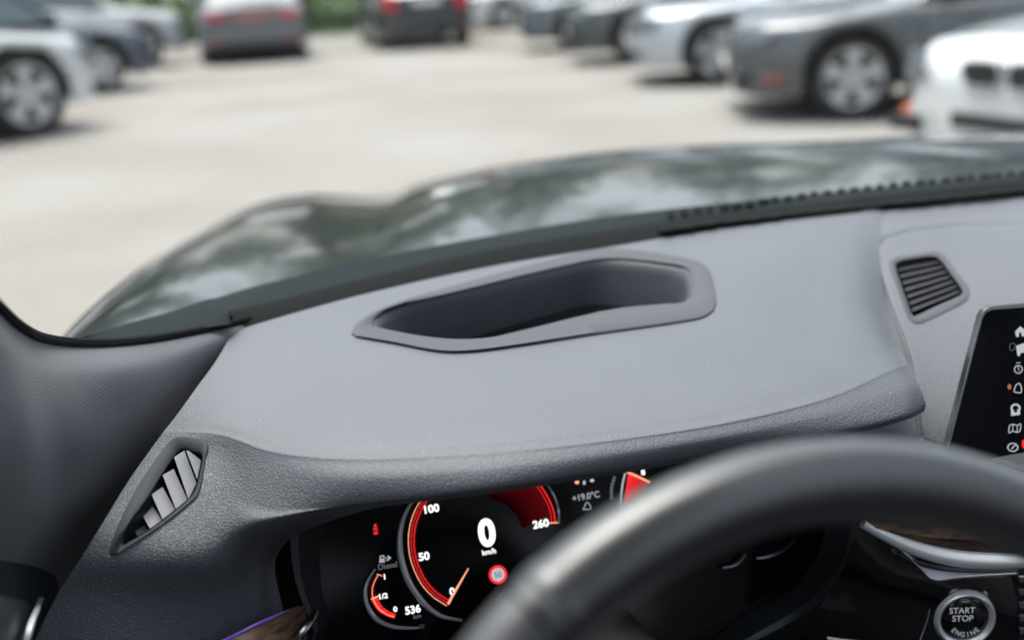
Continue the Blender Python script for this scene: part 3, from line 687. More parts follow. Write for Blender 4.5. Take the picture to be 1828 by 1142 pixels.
# --- pillar trim (woven fabric) at the lower left
rowsA = [
 [(-60, 500, 'y', .60), (-5, 553, 'y', .66), (30, 585, 'y', .71), (68, 606, 'y', .76), (120, 616, 'y', .80), (200, 617, 'y', .85), (290, 607, 'y', .90), (380, 590, 'y', .94), (448, 574, 'y', .965)],
 [(-60, 580, 'y', .56), (0, 615, 'y', .62), (35, 645, 'y', .66), (78, 668, 'y', .71), (130, 672, 'y', .75), (210, 660, 'y', .80), (290, 645, 'y', .86), (378, 612, 'y', .92), (448, 580, 'y', .963)],
 [(-60, 720, 'y', .55), (0, 760, 'y', .60), (50, 775, 'y', .64), (95, 785, 'y', .69), (150, 780, 'y', .73), (225, 745, 'y', .79), (300, 700, 'y', .85), (376, 645, 'y', .91), (448, 588, 'y', .963)],
 [(-60, 880, 'y', .58), (0, 890, 'y', .62), (50, 890, 'y', .66), (100, 885, 'y', .71), (160, 865, 'y', .76), (245, 800, 'y', .82), (315, 735, 'y', .87), (384, 662, 'y', .92), (448, 592, 'y', .965)],
 [(-60, 1010, 'y', .64), (0, 1005, 'y', .68), (60, 990, 'y', .73), (120, 965, 'y', .78), (190, 920, 'y', .82), (275, 830, 'y', .86), (335, 755, 'y', .90), (395, 675, 'y', .94), (448, 596, 'y', .97)],
 [(-60, 1180, 'y', .72), (0, 1160, 'y', .75), (70, 1130, 'y', .79), (140, 1080, 'y', .83), (230, 970, 'y', .86), (305, 860, 'y', .90), (355, 780, 'y', .93), (408, 690, 'y', .96), (450, 600, 'y', .98)]]
pil, pbvh = loft(rowsA, 200, 160, M['fabric'], 'pillar_trim', car)
k = MB(); tp = [P3(p) for p in rowsA[0]]; k.tube(opened([p+V((0, .003, .001)) for p in tp], 90), .0042, M['rubber'], 8)
q = opened([p+V((0, 0, .003)) for p in tp], 220)
k.build('window_seal', car)

# --- lower fascia, wood trim, purple strip, chrome blade (bottom left)
k = MB(); u1 = [P3(a) for a in [(385, 1150, 'y', .668), (430, 1128, 'y', .668), (470, 1108, 'y', .672), (520, 1088, 'y', .68)]]
k.tube(opened(u1, 20), .0011, M['purple'], 8); k.build('ambient_light_strip', car)
k = MB(); k.grid([opened([P3(a) for a in [(392, 1150, 'y', .662), (435, 1130, 'y', .662), (475, 1110, 'y', .666), (520, 1085, 'y', .676), (545, 1080, 'y', .685)]], 24),
                  opened([P3(a) for a in [(400, 1200, 'y', .640), (440, 1190, 'y', .640), (480, 1180, 'y', .644), (520, 1172, 'y', .654), (550, 1160, 'y', .672)]], 24)], M['wood']); k.build('wood_trim', car, norm=False)
k = MB(); k.tube(opened([P3(a) for a in [(562, 1092, 'y', .69), (556, 1106, 'y', .68), (540, 1128, 'y', .672), (520, 1160, 'y', .668)]], 16), .0028, M['dchrome'], 8); k.build('trim_blade', car)
# door panel and chrome strip
k = MB(); k.grid([opened([P3(a) for a in [(-80, 1052, 'y', .50), (0, 1064, 'y', .54), (40, 1072, 'y', .57), (54, 1080, 'y', .58)]], 16), opened([P3(a) for a in [(-80, 1080, 'y', .48), (0, 1098, 'y', .52), (32, 1108, 'y', .55), (42, 1116, 'y', .57)]], 16),
                  opened([P3(a) for a in [(-120, 1300, 'y', .44), (-60, 1300, 'y', .46), (-30, 1300, 'y', .48), (-10, 1290, 'y', .50)]], 16)], M['deep']); dp = k.build('door_panel', car)
k = MB(); k.grid([[Yp(73, 1064, .575), Yp(55, 1100, .56), Yp(26, 1170, .535)], [Yp(76, 1068, .575), Yp(64, 1100, .56), Yp(42, 1170, .535)]], M['chrome']); sol = k.build('chrome_strip', dp, norm=False); q = sol.modifiers.new('s', 'SOLIDIFY'); q.thickness = .004

# --- cowl, frit and seals under the windscreen
edge = [(428, 575), (475, 561), (540, 543), (660, 510), (870, 464), (1090, 426), (1300, 394), (1440, 379), (1560, 366), (1700, 352), (1950, 326)]
def strip(name, lo, hi, m, z0, z1, parent=car, n=120, mid_up=0, smooth=180, snap=False):
    zf = lambda x: .957+.0105*min(1, max(0, (x-430)/440))+.0065*min(1, max(0, (x-870)/660))
    a = opened([Zp(x, y, zf(x)+z0) for x, y in lo], n); b = opened([Zp(x, y, zf(x)+z1) for x, y in hi], n)
    if snap:
        out = []
        for p in a:
            x, y = proj(p); h, nn = onto(dbvh if x < 1535 else cbvh, x, y); out.append(h+nn*.0008)
        a = out
    c = [p.lerp(q, .5)+V((0, 0, mid_up)) for p, q in zip(a, b)]
    k = MB(); k.grid([a, c, b], m); return k.build(name, parent, norm=False, smooth=smooth)
strip('dash_seal', [(425, 588), (475, 573), (540, 554), (660, 522), (870, 476), (1090, 440), (1300, 406), (1440, 390), (1560, 377), (1700, 363), (1950, 336)],
      [(405, 556), (475, 540), (540, 524), (660, 494), (870, 446), (1090, 410), (1300, 378), (1440, 362), (1560, 348), (1700, 334), (1950, 306)], M['rubber'], .0012, .004, mid_up=.0035, snap=True)
cowl = strip('cowl_cover', [(398, 566), (475, 546), (540, 528), (660, 498), (870, 452), (1090, 414), (1300, 380), (1440, 364), (1560, 352), (1700, 338), (1950, 310)],
      [(375, 535), (450, 512), (540, 490), (660, 462), (870, 422), (1090, 386), (1300, 362), (1440, 348), (1560, 336), (1700, 322), (1950, 296)], M['cowl'], -.004, -.002, mid_up=.002)
# left end piece
k = MB(); k.grid([opened([Zp(x, y, .965) for x, y in [(120, 622), (200, 616), (300, 602), (360, 586), (412, 578)]], 30), opened([Zp(x, y, .972) for x, y in [(150, 600), (230, 580), (300, 563), (370, 552), (408, 560)]], 30), opened([Zp(x, y, .966) for x, y in [(152, 597), (232, 576), (305, 556), (376, 533), (402, 538)]], 30)], M['cowl']); k.build('pillar_end_cap', car, norm=False)
# frit dots along the right
k = MB()
for i in range(34):
    f = i/33; x = 1190+(1960-1190)*f; yb = 383-(383-300)*f-8*math.sin(math.pi*f)
    y = yb-5+rnd.uniform(-.4, .4)
    q_ = rnd.uniform(.75, 1.35); g_ = rnd.uniform(5, 8); p0, p1 = Zp(x, y, .975), Zp(x+15*q_, y-2.2, .975); d0, d1 = Zp(x+1, y+g_, .974), Zp(x+15*q_, y+g_-2, .974)
    k.slab([p0, p1, d1, d0], V((0, 0, 1)), .0012, M['rubber'])
k.build('glass_border_dashes', car, smooth=0)
k = MB()
a = []; b = []
for i in range(400):
    f = i/399; p = opened([Zp(x, y, .9725) for x, y in [(1190, 421), (1300, 406), (1440, 390), (1560, 377), (1700, 363), (1950, 336)]], 400)[i] if False else None
pe = opened([Zp(x, y, .976) for x, y in [(1180, 414), (1300, 398), (1440, 382), (1560, 369), (1700, 355), (1950, 328)]], 400)
for i, p in enumerate(pe):
    a.append(p+V((0, .012, 0))); b.append(p-V((0, .003+.0032*max(0, math.sin(i*.33))+.001*math.sin(i*.09), 0)))
k.grid([a, b], M['rubber']); q = k.build('scalloped_shadow_edge', car, norm=False).modifiers.new('s', 'SOLIDIFY'); q.thickness = .0015  # dark strip stands for the serrated shadow along the dash edge

# --- bonnet
HO = [(95, 650, .905), (150, 580, .905), (210, 518, .905), (290, 455, .90), (370, 408, .89), (430, 374, .875), (490, 354, .865), (560, 346, .86), (640, 350, .86), (690, 348, .865), (740, 332, .875), (830, 311, .885), (930, 293, .89), (1080, 274, .89), (1250, 262, .89), (1450, 256, .89), (1640, 246, .89), (1828, 240, .89), (2100, 246, .89)]
HN = [(100, 660), (140, 640), (190, 625), (250, 610), (310, 590), (370, 570), (420, 556), (480, 538), (560, 518), (640, 500), (700, 486), (780, 470), (880, 450), (1000, 428), (1150, 404), (1320, 380), (1480, 362), (1680, 342), (2000, 310)]
o3 = [P3(p) for p in HO]; n3 = [Zp(a, b, .945) for a, b in HN]
rowsH = []
for f, up in ((0, 0), (.25, .010), (.5, .013), (.75, .010), (.93, .003), (1, 0)):
    rowsH.append([a.lerp(b, f)+V((0, 0, up)) for a, b in zip(n3, o3)])
cenH = V((.1, 1.2, .9)); out = []
for i, p in enumerate(o3):
    d = V((p.x-cenH.x, (p.y-cenH.y), 0)).normalized(); out.append(d)
rowsH.append([p+d*.035+V((0, 0, -.02)) for p, d in zip(o3, out)])
rowsH.append([p+d*.06+V((0, 0, -.08)) for p, d in zip(o3, out)])
rowsH.append([p+d*.07+V((0, 0, -.30)) for p, d in zip(o3, out)])
def hd(x, y):
    # raised crease lines of the bonnet
    d = dline(x, y, [(690, 340), (720, 372), (770, 420), (830, 460)]); s = 1 if x > 690+(y-340)*.9 else 0
    return .003*s*sstep(0, 70, d)
bon, _ = loft(rowsH, 260, 140, M['hood'], 'bonnet', car, disp=hd)

# --- windscreen glass
k = MB(); gr = []
for j in range(9):
    f = j/8; r = []
    for i in range(25):
        u = -1+2*i/24; xb = .86*u; yb = 1.085-.44*u**4-.05*u*u; zb = .958+.03*u**4; xt = .70*u; yt = .38-.14*u*u; zt = 1.425
        r.append(V((xb+(xt-xb)*f, yb+(yt-yb)*f, zb+(zt-zb)*f+.02*math.sin(math.pi*f))))
    gr.append(r)
k.grid(gr, M['glass']); k.build('windscreen', car, norm=False)

# --- instrument cluster
def glow(name, centre, r0, r1, c0, c1):
    m = mat(name, (0, 0, 0), .5, spec=0, emit=(1, 0, 0), es=1); n = m.node_tree; N = n.nodes; L = n.links
    tc = N.new('ShaderNodeTexCoord'); d = N.new('ShaderNodeVectorMath'); d.operation = 'DISTANCE'; d.inputs[1].default_value = centre
    mr = N.new('ShaderNodeMapRange'); mr.inputs['From Min'].default_value = r0; mr.inputs['From Max'].default_value = r1
    cr_ = N.new('ShaderNodeValToRGB'); e = cr_.color_ramp.elements; e[0].color = (*c0, 1); e[1].color = (*c1, 1)
    L.new(tc.outputs['Object'], d.inputs[0]); L.new(d.outputs['Value'], mr.inputs['Value']); L.new(mr.outputs[0], cr_.inputs[0]); L.new(cr_.outputs[0], N['Principled BSDF'].inputs['Emission Color'])
    return m
cpl = Plane((-.40, .765, .80), (0, -.93, .37))
k = MB(); pl_poly(k, cpl, [(560, 840), (545, 960), (560, 1080), (590, 1190), (1200, 1190), (1430, 1080), (1500, 1020), (1520, 940), (1540, 700)], M['screen'], 0); clu = k.build('instrument_cluster', car, smooth=0)
ob = V2([(516, 880), (518, 960), (528, 1040), (560, 1120), (600, 1200), (1180, 1210), (1330, 1150), (1420, 1105), (1480, 1060), (1522, 1000), (1535, 930), (1540, 800), (1500, 700), (560, 780)])
ib = V2([(600, 880), (575, 960), (572, 1030), (590, 1110), (620, 1175), (1180, 1170), (1320, 1100), (1400, 1060), (1440, 1020), (1465, 980), (1475, 920), (1480, 800), (1460, 720), (640, 800)])
oo = closed(ob, 90); ii = closed(ib, 90)
k = MB(); k.grid([[cpl.hit(p.x, p.y, .03)-cpl.n*.02 for p in oo], [cpl.hit(p.x, p.y, .034) for p in oo], [cpl.hit(*(p.lerp(q, .25)).xy, .033) for p, q in zip(oo, ii)], [cpl.hit(p.x, p.y, .002) for p in ii]], M['deep'], closeu=True); k.build('surround', clu)
# big speed dial
_c = cpl.hit(865, 955); M['eD2'] = glow('dial_glow', _c, (cpl.hit(925, 925)-_c).length, (cpl.hit(985, 900)-_c).length, (.003, 0, .0005), (.04, .0012, .002))
_c2 = cpl.hit(1185, 905); M['eF2'] = glow('rev_glow', _c2, (cpl.hit(1150, 880)-_c2).length, (cpl.hit(1113, 870)-_c2).length, (.09, .002, .003), (.45, .014, .015))
def z4(l): return [(500+a/2.611, 800+b/2.611) for a, b in l]
k = MB()
arc = z4([(640, 215), (600, 270), (570, 340), (558, 420), (566, 520), (605, 630), (675, 725), (750, 780), (848, 800)])
tub = opened([cpl.hit(a, b, .006) for a, b in arc], 60); k.tube(tub, [.0012+.0014*math.sin(math.pi*i/59) for i in range(60)], M['ring'], 10)
k.build('dial_rim', clu); k = MB()
k.tube(opened([cpl.hit(a, b, .006) for a, b in z4([(1195, 130), (1240, 165), (1275, 220), (1296, 280), (1300, 345)])], 30), .0012, M['dchrome'], 8)
k.build('dial_rim', clu)
k = MB()
ctr = (865, 955)
def inward(pts, d): return [(a+(ctr[0]-a)/math.hypot(ctr[0]-a, ctr[1]-b)*d, b+(ctr[1]-b)/math.hypot(ctr[0]-a, ctr[1]-b)*d) for a, b in pts]
ra = z4([(665, 225), (628, 290), (605, 360), (598, 440), (612, 530), (655, 625), (712, 690), (778, 733)])
ribbon(k, cpl, inward(ra, 7), 12, M['eD'], .0004); ribbon(k, cpl, ra, 1.6, M['eO'], .0006); ribbon(k, cpl, inward(ra, 5), 1.6, M['eR'], .0006); ribbon(k, cpl, inward(ra, 10), 2.2, M['eR'], .0006)
for f in range(9):
    i = int(f*4.9); pp = opened(V2(ra), 40)[min(i, 39)]; e = V((ctr[0], ctr[1], 0)); d = (e-pp).normalized(); ribbon(k, cpl, [(pp.x, pp.y), (pp.x+d.x*6, pp.y+d.y*6), (pp.x+d.x*12, pp.y+d.y*12)], 1.1, M['black'], .0009, n=3)
rb = z4([(1170, 130), (1215, 175), (1252, 235), (1274, 290), (1282, 342)])
ribbon(k, cpl, rb, 2.4, M['eF'], .0007); ribbon(k, cpl, inward(rb, 6), 1.6, M['eR'], .0006); ribbon(k, cpl, inward(rb, 4), 9, M['eD'], .0004)
pl_poly(k, cpl, z4([(960, 190), (1180, 120), (1230, 220), (1252, 320), (1130, 372), (1105, 310), (1050, 258), (980, 232)]), M['eD2'], .0003)
ribbon(k, cpl, z4([(1253, 348), (1275, 346), (1300, 345)]), 2.5, M['eO'], .0009, n=4)
k.build('speed_scale', clu, smooth=0, norm=False); k = MB(); pl_poly(k, cpl, z4([(876, 556), (880, 560), (808, 690), (788, 728), (778, 722), (800, 680)]), M['eO'], .0012)
k.build('needle', clu, smooth=0, norm=False)
k = MB()
for t_, a, b, h in (('100', 707, 280, 14.5), ('50', 671, 502, 14.5), ('0', 802, 665, 13.5), ('260', 1215, 350, 14.5)): k = MB(); text(k, cpl, t_, *z4([(a, b)])[0], h, M['eW'], .001, .03, 1.05); k.build('scale_number', clu, smooth=0, norm=False)
k = MB(); text(k, cpl, '0', 869, 950, 51, M['eW'], .001, .045, .92); text(k, cpl, 'km/h', 873, 984, 9.5, M['eW'], .001, .02); k.build('speed_readout', clu, smooth=0, norm=False)
k = MB(); disc(k, cpl, 889, 1025, 16.5, 17, M['eF'], .001, .70); disc(k, cpl, 889, 1025, 11.8, 12.2, M['eP'], .001); text(k, cpl, '50', 889, 1025, 10, M['eK'], .0016, .01); k.build('speed_limit_symbol', clu, smooth=0, norm=False)
k = MB(); g = z4([(443, 560), (412, 610), (396, 670), (408, 735), (450, 795), (520, 828), (600, 836), (665, 832)])
k.tube(opened([cpl.hit(a, b, .006) for a, b in g], 50), [.0007+.0012*math.sin(math.pi*i/49) for i in range(50)], M['ring'], 8)
disc(k, cpl, 753, 1117, 5, 4, M['dchrome'], .007)
k.build('fuel_dial_rim', clu)
k = MB()
fa = z4([(458, 588), (440, 620), (430, 655), (434, 700), (460, 745), (498, 772), (532, 784)])
ribbon(k, cpl, fa[:4], 6, M['eD'], .0005, w2=10); ribbon(k, cpl, inward(fa[3:], 2), 12, M['eF'], .0006, w2=8); ribbon(k, cpl, fa, 1.4, M['eO'], .0008)
ribbon(k, cpl, z4([(424, 702), (442, 694), (462, 686)]), 2.6, M['eO'], .001, n=4); ribbon(k, cpl, z4([(450, 586), (462, 588), (476, 594)]), 1.6, M['eO'], .001, n=4)
for a, b in (((448, 718), (470, 700)), ((470, 752), (488, 728)), ((500, 772), (514, 748))):
    p, q = z4([a, b]); ribbon(k, cpl, [p, ((p[0]+q[0])/2, (p[1]+q[1])/2), q], 1, M['black'], .0011, n=3)
for t_, a, b, h in (('1', 487, 597, 9.5), ('1/2', 482, 687, 9.5), ('0', 537, 748, 9.5)): text(k, cpl, t_, *z4([(a, b)])[0], h, M['eW'], .0012, .03, 1.1)
k.build('fuel_gauge', clu, smooth=0, norm=False)
k = MB(); text(k, cpl, '536', 737, 1087, 14.5, M['eW'], .001, .03, 1.0); text(k, cpl, 'km', 745, 1099, 7.5, M['eK'], .001, .01, 1.1); k.build('range_readout', clu, smooth=0, norm=False); k = MB(); text(k, cpl, 'Diesel', 692, 1009, 10, M['eK'], .001, .01, 1.0)
# pump pictogram with arrow
pl_poly(k, cpl, [(678, 991), (686, 990), (687, 1003), (677, 1004)], M['eG'], .001); pl_poly(k, cpl, [(680, 993), (684.5, 992.5), (684.6, 996), (680, 996.5)], M['black'], .0013)
ribbon(k, cpl, [(687, 994), (690, 995), (690, 1001)], 1.3, M['eG'], .001, n=6); pl_poly(k, cpl, [(692, 990), (699, 995), (692, 1001)], M['eG'], .001)
k.build('fuel_readout', clu, smooth=0, norm=False)
k = MB()  # red seat-belt style telltale
disc(k, cpl, 670, 937, 2.6, 2.6, M['eF'], .001); pl_poly(k, cpl, [(666, 941), (674, 940), (675, 953), (667, 954)], M['eR'], .001); ribbon(k, cpl, [(665, 943), (670, 948), (676, 950)], 1.3, M['black'], .0013, n=5); ribbon(k, cpl, [(666, 950), (671, 945), (675, 942)], 1.2, M['black'], .0013, n=5)
k.build('warning_telltale', clu, smooth=0, norm=False)
k = MB(); text(k, cpl, '+19.0°C', 1046, 885, 12, M['eG'], .001, .02, 1.0)
ribbon(k, cpl, [(1041, 909), (1048, 896), (1055, 907), (1041, 909)], 1.6, M['eG'], .001, n=24)
disc(k, cpl, 1030, 860, 4, 3.5, M['eO'], .001); disc(k, cpl, 1043, 861, 2.4, 4, M['eP'], .001); disc(k, cpl, 1057, 857, 4, 3, M['eP'], .001)
k.build('temperature_readout', clu, smooth=0, norm=False)
k = MB(); pl_poly(k, cpl, z4([(1622, 112), (1720, 160), (1690, 230), (1650, 300), (1600, 300), (1606, 230)]), M['eF2'], .0006); ribbon(k, cpl, z4([(1615, 108), (1670, 132), (1725, 160)]), 4, M['eO'], .001, n=8)
ribbon(k, cpl, z4([(1608, 115), (1596, 170), (1590, 240), (1600, 300)]), 3, M['eP'], .001); text(k, cpl, '8', 1148, 842, 11, M['eW'], .001, .03)
ribbon(k, cpl, z4([(1560, 130), (1546, 180), (1545, 240)]), 5, M['eK'], .0006)
for i in range(7): y = 846+i*7; ribbon(k, cpl, [(1090, y), (1094, y), (1099, y)], 1.2, M['black'], .0009, n=3)
k.build('rev_gauge', clu, smooth=0, norm=False)
k = MB(); k.tube(opened([cpl.hit(a, b, .006) for a, b in [(1420, 960), (1400, 980), (1372, 992), (1350, 996)]], 20), [.001+.0012*math.sin(math.pi*i/19) for i in range(20)], M['dchrome'], 8)
k.tube(opened([cpl.hit(a, b, .006) for a, b in [(1330, 988), (1318, 1003), (1305, 1010), (1290, 1012)]], 20), .0017, M['dchrome'], 8); k.build('rev_dial_rim', clu)

# --- tablet display
tpl = Plane((.07, .655, .86), (-.18, -.95, .24))
to = [(1690, 800), (1752, 562), (1758, 552), (1770, 546), (1828, 541), (2100, 520), (2100, 790), (1828, 822), (1700, 835)]
k = MB(); k.slab([tpl.hit(a, b) for a, b in to], tpl.n, .008, M['dchrome']); tab = k.build('centre_display', car, smooth=30, bevel=.0012)
ti = [(1697, 800), (1757, 568), (1763, 558), (1774, 553), (1828, 549), (2090, 529), (2090, 780), (1828, 815), (1705, 830)]
k = MB(); k.poly([tpl.hit(a, b, .0015) for a, b in ti], M['screen']); k.build('screen_glass', tab, smooth=0)
k = MB(); of = .0022; E1 = M['eP']
pl_poly(k, tpl, [(1812, 592), (1821, 582), (1832, 590), (1830, 600), (1824, 600), (1823, 593), (1819, 594), (1819, 601), (1814, 601)], E1, of)
pl_poly(k, tpl, [(1814, 617), (1828, 612), (1836, 616), (1836, 628), (1822, 630), (1820, 636), (1816, 634)], E1, of); ribbon(k, tpl, [(1803, 614), (1811, 613), (1811, 623), (1803, 624), (1803, 614)], 1.1, M['eK'], of, n=20)
disc(k, tpl, 1818, 659, 8, 8, M['eG'], of, .72); ribbon(k, tpl, [(1818, 653), (1818, 657), (1819, 662)], 1.5, M['eG'], of, n=4); ribbon(k, tpl, [(1814, 648), (1818, 647), (1822, 647)], 1.6, M['eG'], of, n=4)
ribbon(k, tpl, [(1810, 698), (1814, 687), (1821, 685), (1823, 700), (1810, 699)], 1.8, E1, of, n=30); disc(k, tpl, 1802, 690, 3.5, 5, mat('lit_amber_dim', (0, 0, 0), .5, spec=0, emit=(.6, .2, .12), es=.3), of)
disc(k, tpl, 1813, 728, 9, 8, E1, of, .6); pl_poly(k, tpl, [(1805, 732), (1821, 730), (1821, 740), (1805, 742)], E1, of); disc(k, tpl, 1813, 733, 3.2, 3.2, M['black'], of+.0004)
ribbon(k, tpl, [(1802, 759), (1809, 757), (1816, 759), (1822, 756), (1821, 768), (1815, 771), (1808, 769), (1801, 772), (1802, 759)], 1.6, E1, of, n=40); ribbon(k, tpl, [(1809, 757), (1808, 763), (1808, 769)], 1.3, E1, of, n=4); ribbon(k, tpl, [(1816, 759), (1816, 765), (1815, 771)], 1.3, E1, of, n=4)
disc(k, tpl, 1808, 798, 10, 8, E1, of, .78); ribbon(k, tpl, [(1806, 801), (1809, 797), (1813, 794)], 2, E1, of, n=4); disc(k, tpl, 1828, 792, 4, 8, M['eF'], of)
k.build('menu_icons', tab, smooth=0, norm=False)

# --- console: gloss black panel, wood, chrome arc, start button, vent stack
bpl = Plane((.03, .62, .70), (-.28, -.955, .06))
k = MB(); rows = []
for f in (0, .33, .66, 1):
    lx = 1538-42*f-166*f*f
    rows.append([bpl.hit(x, y0+(y1-y0)*f, .01*math.sin(math.pi*f)) for x, y0, y1 in ((lx, 900, 1240), (lx*.8+1600*.2, 920, 1240), (lx*.35+1600*.65, 935, 1240), (1600, 945, 1240), (1700, 985, 1240), (1790, 1012, 1240), (1816, 1016, 1240))])
k.grid(rows, M['piano']); gp = k.build('gloss_panel', car, norm=False)
# black filler plane added below the dash to block light
k = MB(); k.grid([[V((x, .86, .90)) for x in (-.80, -.4, 0, .4, .80)], [V((x, .86, .5)) for x in (-.80, -.4, 0, .4, .80)], [V((x, .95, .25)) for x in (-.80, -.4, 0, .4, .80)]], M['black']); k.build('light_block_plane', car, norm=False)
k = MB(); top_ = [(1545, 938), (1600, 950), (1660, 958), (1720, 962), (1828, 965), (1900, 968)]; bot_ = [(1560, 950), (1610, 972), (1665, 992), (1725, 1004), (1828, 1006), (1900, 1004)]
k.grid([opened([bpl.hit(a, b-34, .012) for a, b in top_], 40), opened([bpl.hit(a, b, .018) for a, b in top_], 40), opened([bpl.hit(a, b-6, .012) for a, b in bot_], 40)], M['wood']); k.build('wood_trim', car, norm=False)
k = MB(); k.tube(opened([bpl.hit(a, b-2, .014) for a, b in [(1540, 935), (1575, 953), (1625, 976), (1680, 992), (1740, 1000), (1828, 1001), (1900, 998)]], 50), [.0042+.003*math.sin(i*.062) for i in range(50)], M['bring'], 14); k.build('chrome_arc', car)
k = MB(); k.tube(opened([bpl.hit(a, b, .006) for a, b in [(1598, 985), (1625, 1000), (1670, 1012), (1720, 1017), (1815, 1018)]], 40), .0022, M['piano'], 10)
k.tube(opened([bpl.hit(a, b, .002) for a, b in [(1600, 981), (1650, 1024), (1664, 1036), (1690, 1036), (1740, 1022), (1815, 1022)]], 40), .003, M['piano'], 10)
k.tube(opened([bpl.hit(a, b, .004) for a, b in [(1765, 1046), (1772, 1076), (1790, 1080), (1808, 1080), (1814, 1060), (1815, 1022)]], 40), .0018, M['piano'], 10)
k.tube(opened([bpl.hit(a, b, .003) for a, b in [(1655, 1080), (1668, 1050), (1690, 1036)]], 20), .002, M['piano'], 8)
k.tube(opened([bpl.hit(a, b, .003) for a, b in [(1480, 1136), (1540, 1142), (1600, 1130), (1640, 1105), (1655, 1090)]], 30), .004, M['piano'], 8); k.build('panel_ridges', gp)
k = MB()
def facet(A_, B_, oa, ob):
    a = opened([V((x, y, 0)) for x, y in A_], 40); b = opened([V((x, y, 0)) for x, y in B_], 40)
    k.grid([[bpl.hit(p.x, p.y, oa) for p in a], [bpl.hit(p.x, p.y, ob) for p in b], [bpl.hit(p.x+1, p.y+5, .001) for p in b]], M['ledge_glint'])
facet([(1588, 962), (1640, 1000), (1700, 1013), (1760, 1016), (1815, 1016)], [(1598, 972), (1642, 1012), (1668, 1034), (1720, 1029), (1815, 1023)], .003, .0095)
k.build('panel_ledge_glint', gp, norm=False)  # ledge facets with the white reflection painted into their colour
k = MB(); facet([(1470, 1120), (1520, 1128), (1560, 1128)], [(1478, 1140), (1520, 1146), (1585, 1150)], .003, .010); facet([(1650, 1082), (1640, 1098), (1628, 1112)], [(1660, 1086), (1655, 1108), (1640, 1150)], .003, .009); k.build('lower_ledge_glint', gp, norm=False)  # smaller white reflections, painted as pale facets low on the panel
# start button
st = bpl.hit(1718, 1098, .004); U_, W_, N_ = bpl.u, bpl.v, bpl.n; sr = 53/FPX*((st-CAM).dot(FWD))*1.03
def ring(r, h, n=64): return [st+U_*r*math.cos(2*math.pi*i/n)+W_*r*math.sin(2*math.pi*i/n)+N_*h for i in range(n)]
k = MB(); k.grid([ring(sr*1.12, -.006), ring(sr*1.12, .002), ring(sr*1.05, .004), ring(sr, .003)], M['piano'], closeu=True); sb = k.build('start_button', car)
k = MB(); k.grid([ring(sr, .002), ring(sr*.98, .0062), ring(sr*.90, .0085), ring(sr*.80, .0068), ring(sr*.75, .003)], M['bring'], closeu=True); k.build('ring', sb)
k = MB(); k.grid([ring(sr*.76, .003), ring(sr*.73, .005), ring(sr*.60, .0066), ring(sr*.3, .0072), ring(.0001, .0074)], M['piano'], closeu=True); k.build('cap', sb)
k = MB(); wh = mat('button_print', (.75, .76, .78), .5, emit=(.7, .72, .75), es=.12)
bp2 = Plane(st+N_*.008, N_)
text(k, bp2, 'START', 1718, 1089, 11.5, wh, 0, .0, .95); text(k, bp2, 'STOP', 1719, 1103, 11.5, wh, 0, .0, .95)
for i, ch in enumerate('ENGINE'):
    a = R(-90+(i-2.5)*19); p = bp2.o+bp2.u*sr*.5*math.cos(a)+bp2.v*sr*.5*math.sin(a); x, y = proj(p); text(k, bp2, ch, x, y, 8.8, wh, 0, .0, .95, rot=a+math.pi/2)
k.build('lettering', sb, smooth=0, norm=False)
# vent stack at the right edge
k = MB(); k.slab([bpl.hit(a, b, .002) for a, b in ((1818, 1010), (1960, 1005), (1960, 1240), (1818, 1240))], bpl.n, .02, M['black']); vs = k.build('air_vent', car, smooth=0)
for i in range(9):
    y = 1030+i*23; k = MB(); k.slab([bpl.hit(1820, y, .008), bpl.hit(1960, y-3, .008), bpl.hit(1960, y+6, .004), bpl.hit(1820, y+9, .004)], bpl.n, .003, M['slat']); k.build('slat', vs, smooth=0, bevel=.0008)

# --- steering wheel
SC = V((-.3948, .2539, .8901)); tl = .4028; WU = V((1, 0, 0)); WV = V((0, math.sin(tl), math.cos(tl))); WN = WU.cross(WV)   # WN points away/forward or to the driver
if WN.y > 0: WN = -WN
k = MB(); rings = []; n = 160
def rimsec(th):
    c = SC+(WU*math.cos(th)+WV*math.sin(th))*.185; rad = WU*math.cos(th)+WV*math.sin(th); out = []
    for j in range(22):
        a = 2*math.pi*j/22; rr = .0165*(1+.0*math.cos(2*a)); out.append(c+rad*math.cos(a)*rr*.98+WN*math.sin(a)*rr*1.06)
    return out
for i in range(n): rings.append(rimsec(2*math.pi*i/n))
k.grid(rings, M['wheel'], closeu=True, closev=True); sw = k.build('steering_wheel', car, smooth=180)
def ringstrip(th, w_, r_, m, name):
    k = MB(); rg = []
    for d in (-w_, -w_*.6, 0, w_*.6, w_):
        c = SC+(WU*math.cos(th+d)+WV*math.sin(th+d))*.185; rad = WU*math.cos(th+d)+WV*math.sin(th+d); f = r_ if abs(d) < w_*.9 else .0160
        rg.append([c+rad*math.cos(2*math.pi*j/22)*f*.98+WN*math.sin(2*math.pi*j/22)*f*1.06 for j in range(22)])
    k.grid(rg, m, closeu=True); return k.build(name, sw)
ringstrip(R(121), .030, .01695, M['wheel'], 'rim_seam'); ringstrip(R(124), .005, .0172, M['rubber'], 'rim_stitching'); ringstrip(R(22), .006, .01675, M['black'], 'rim_seam')
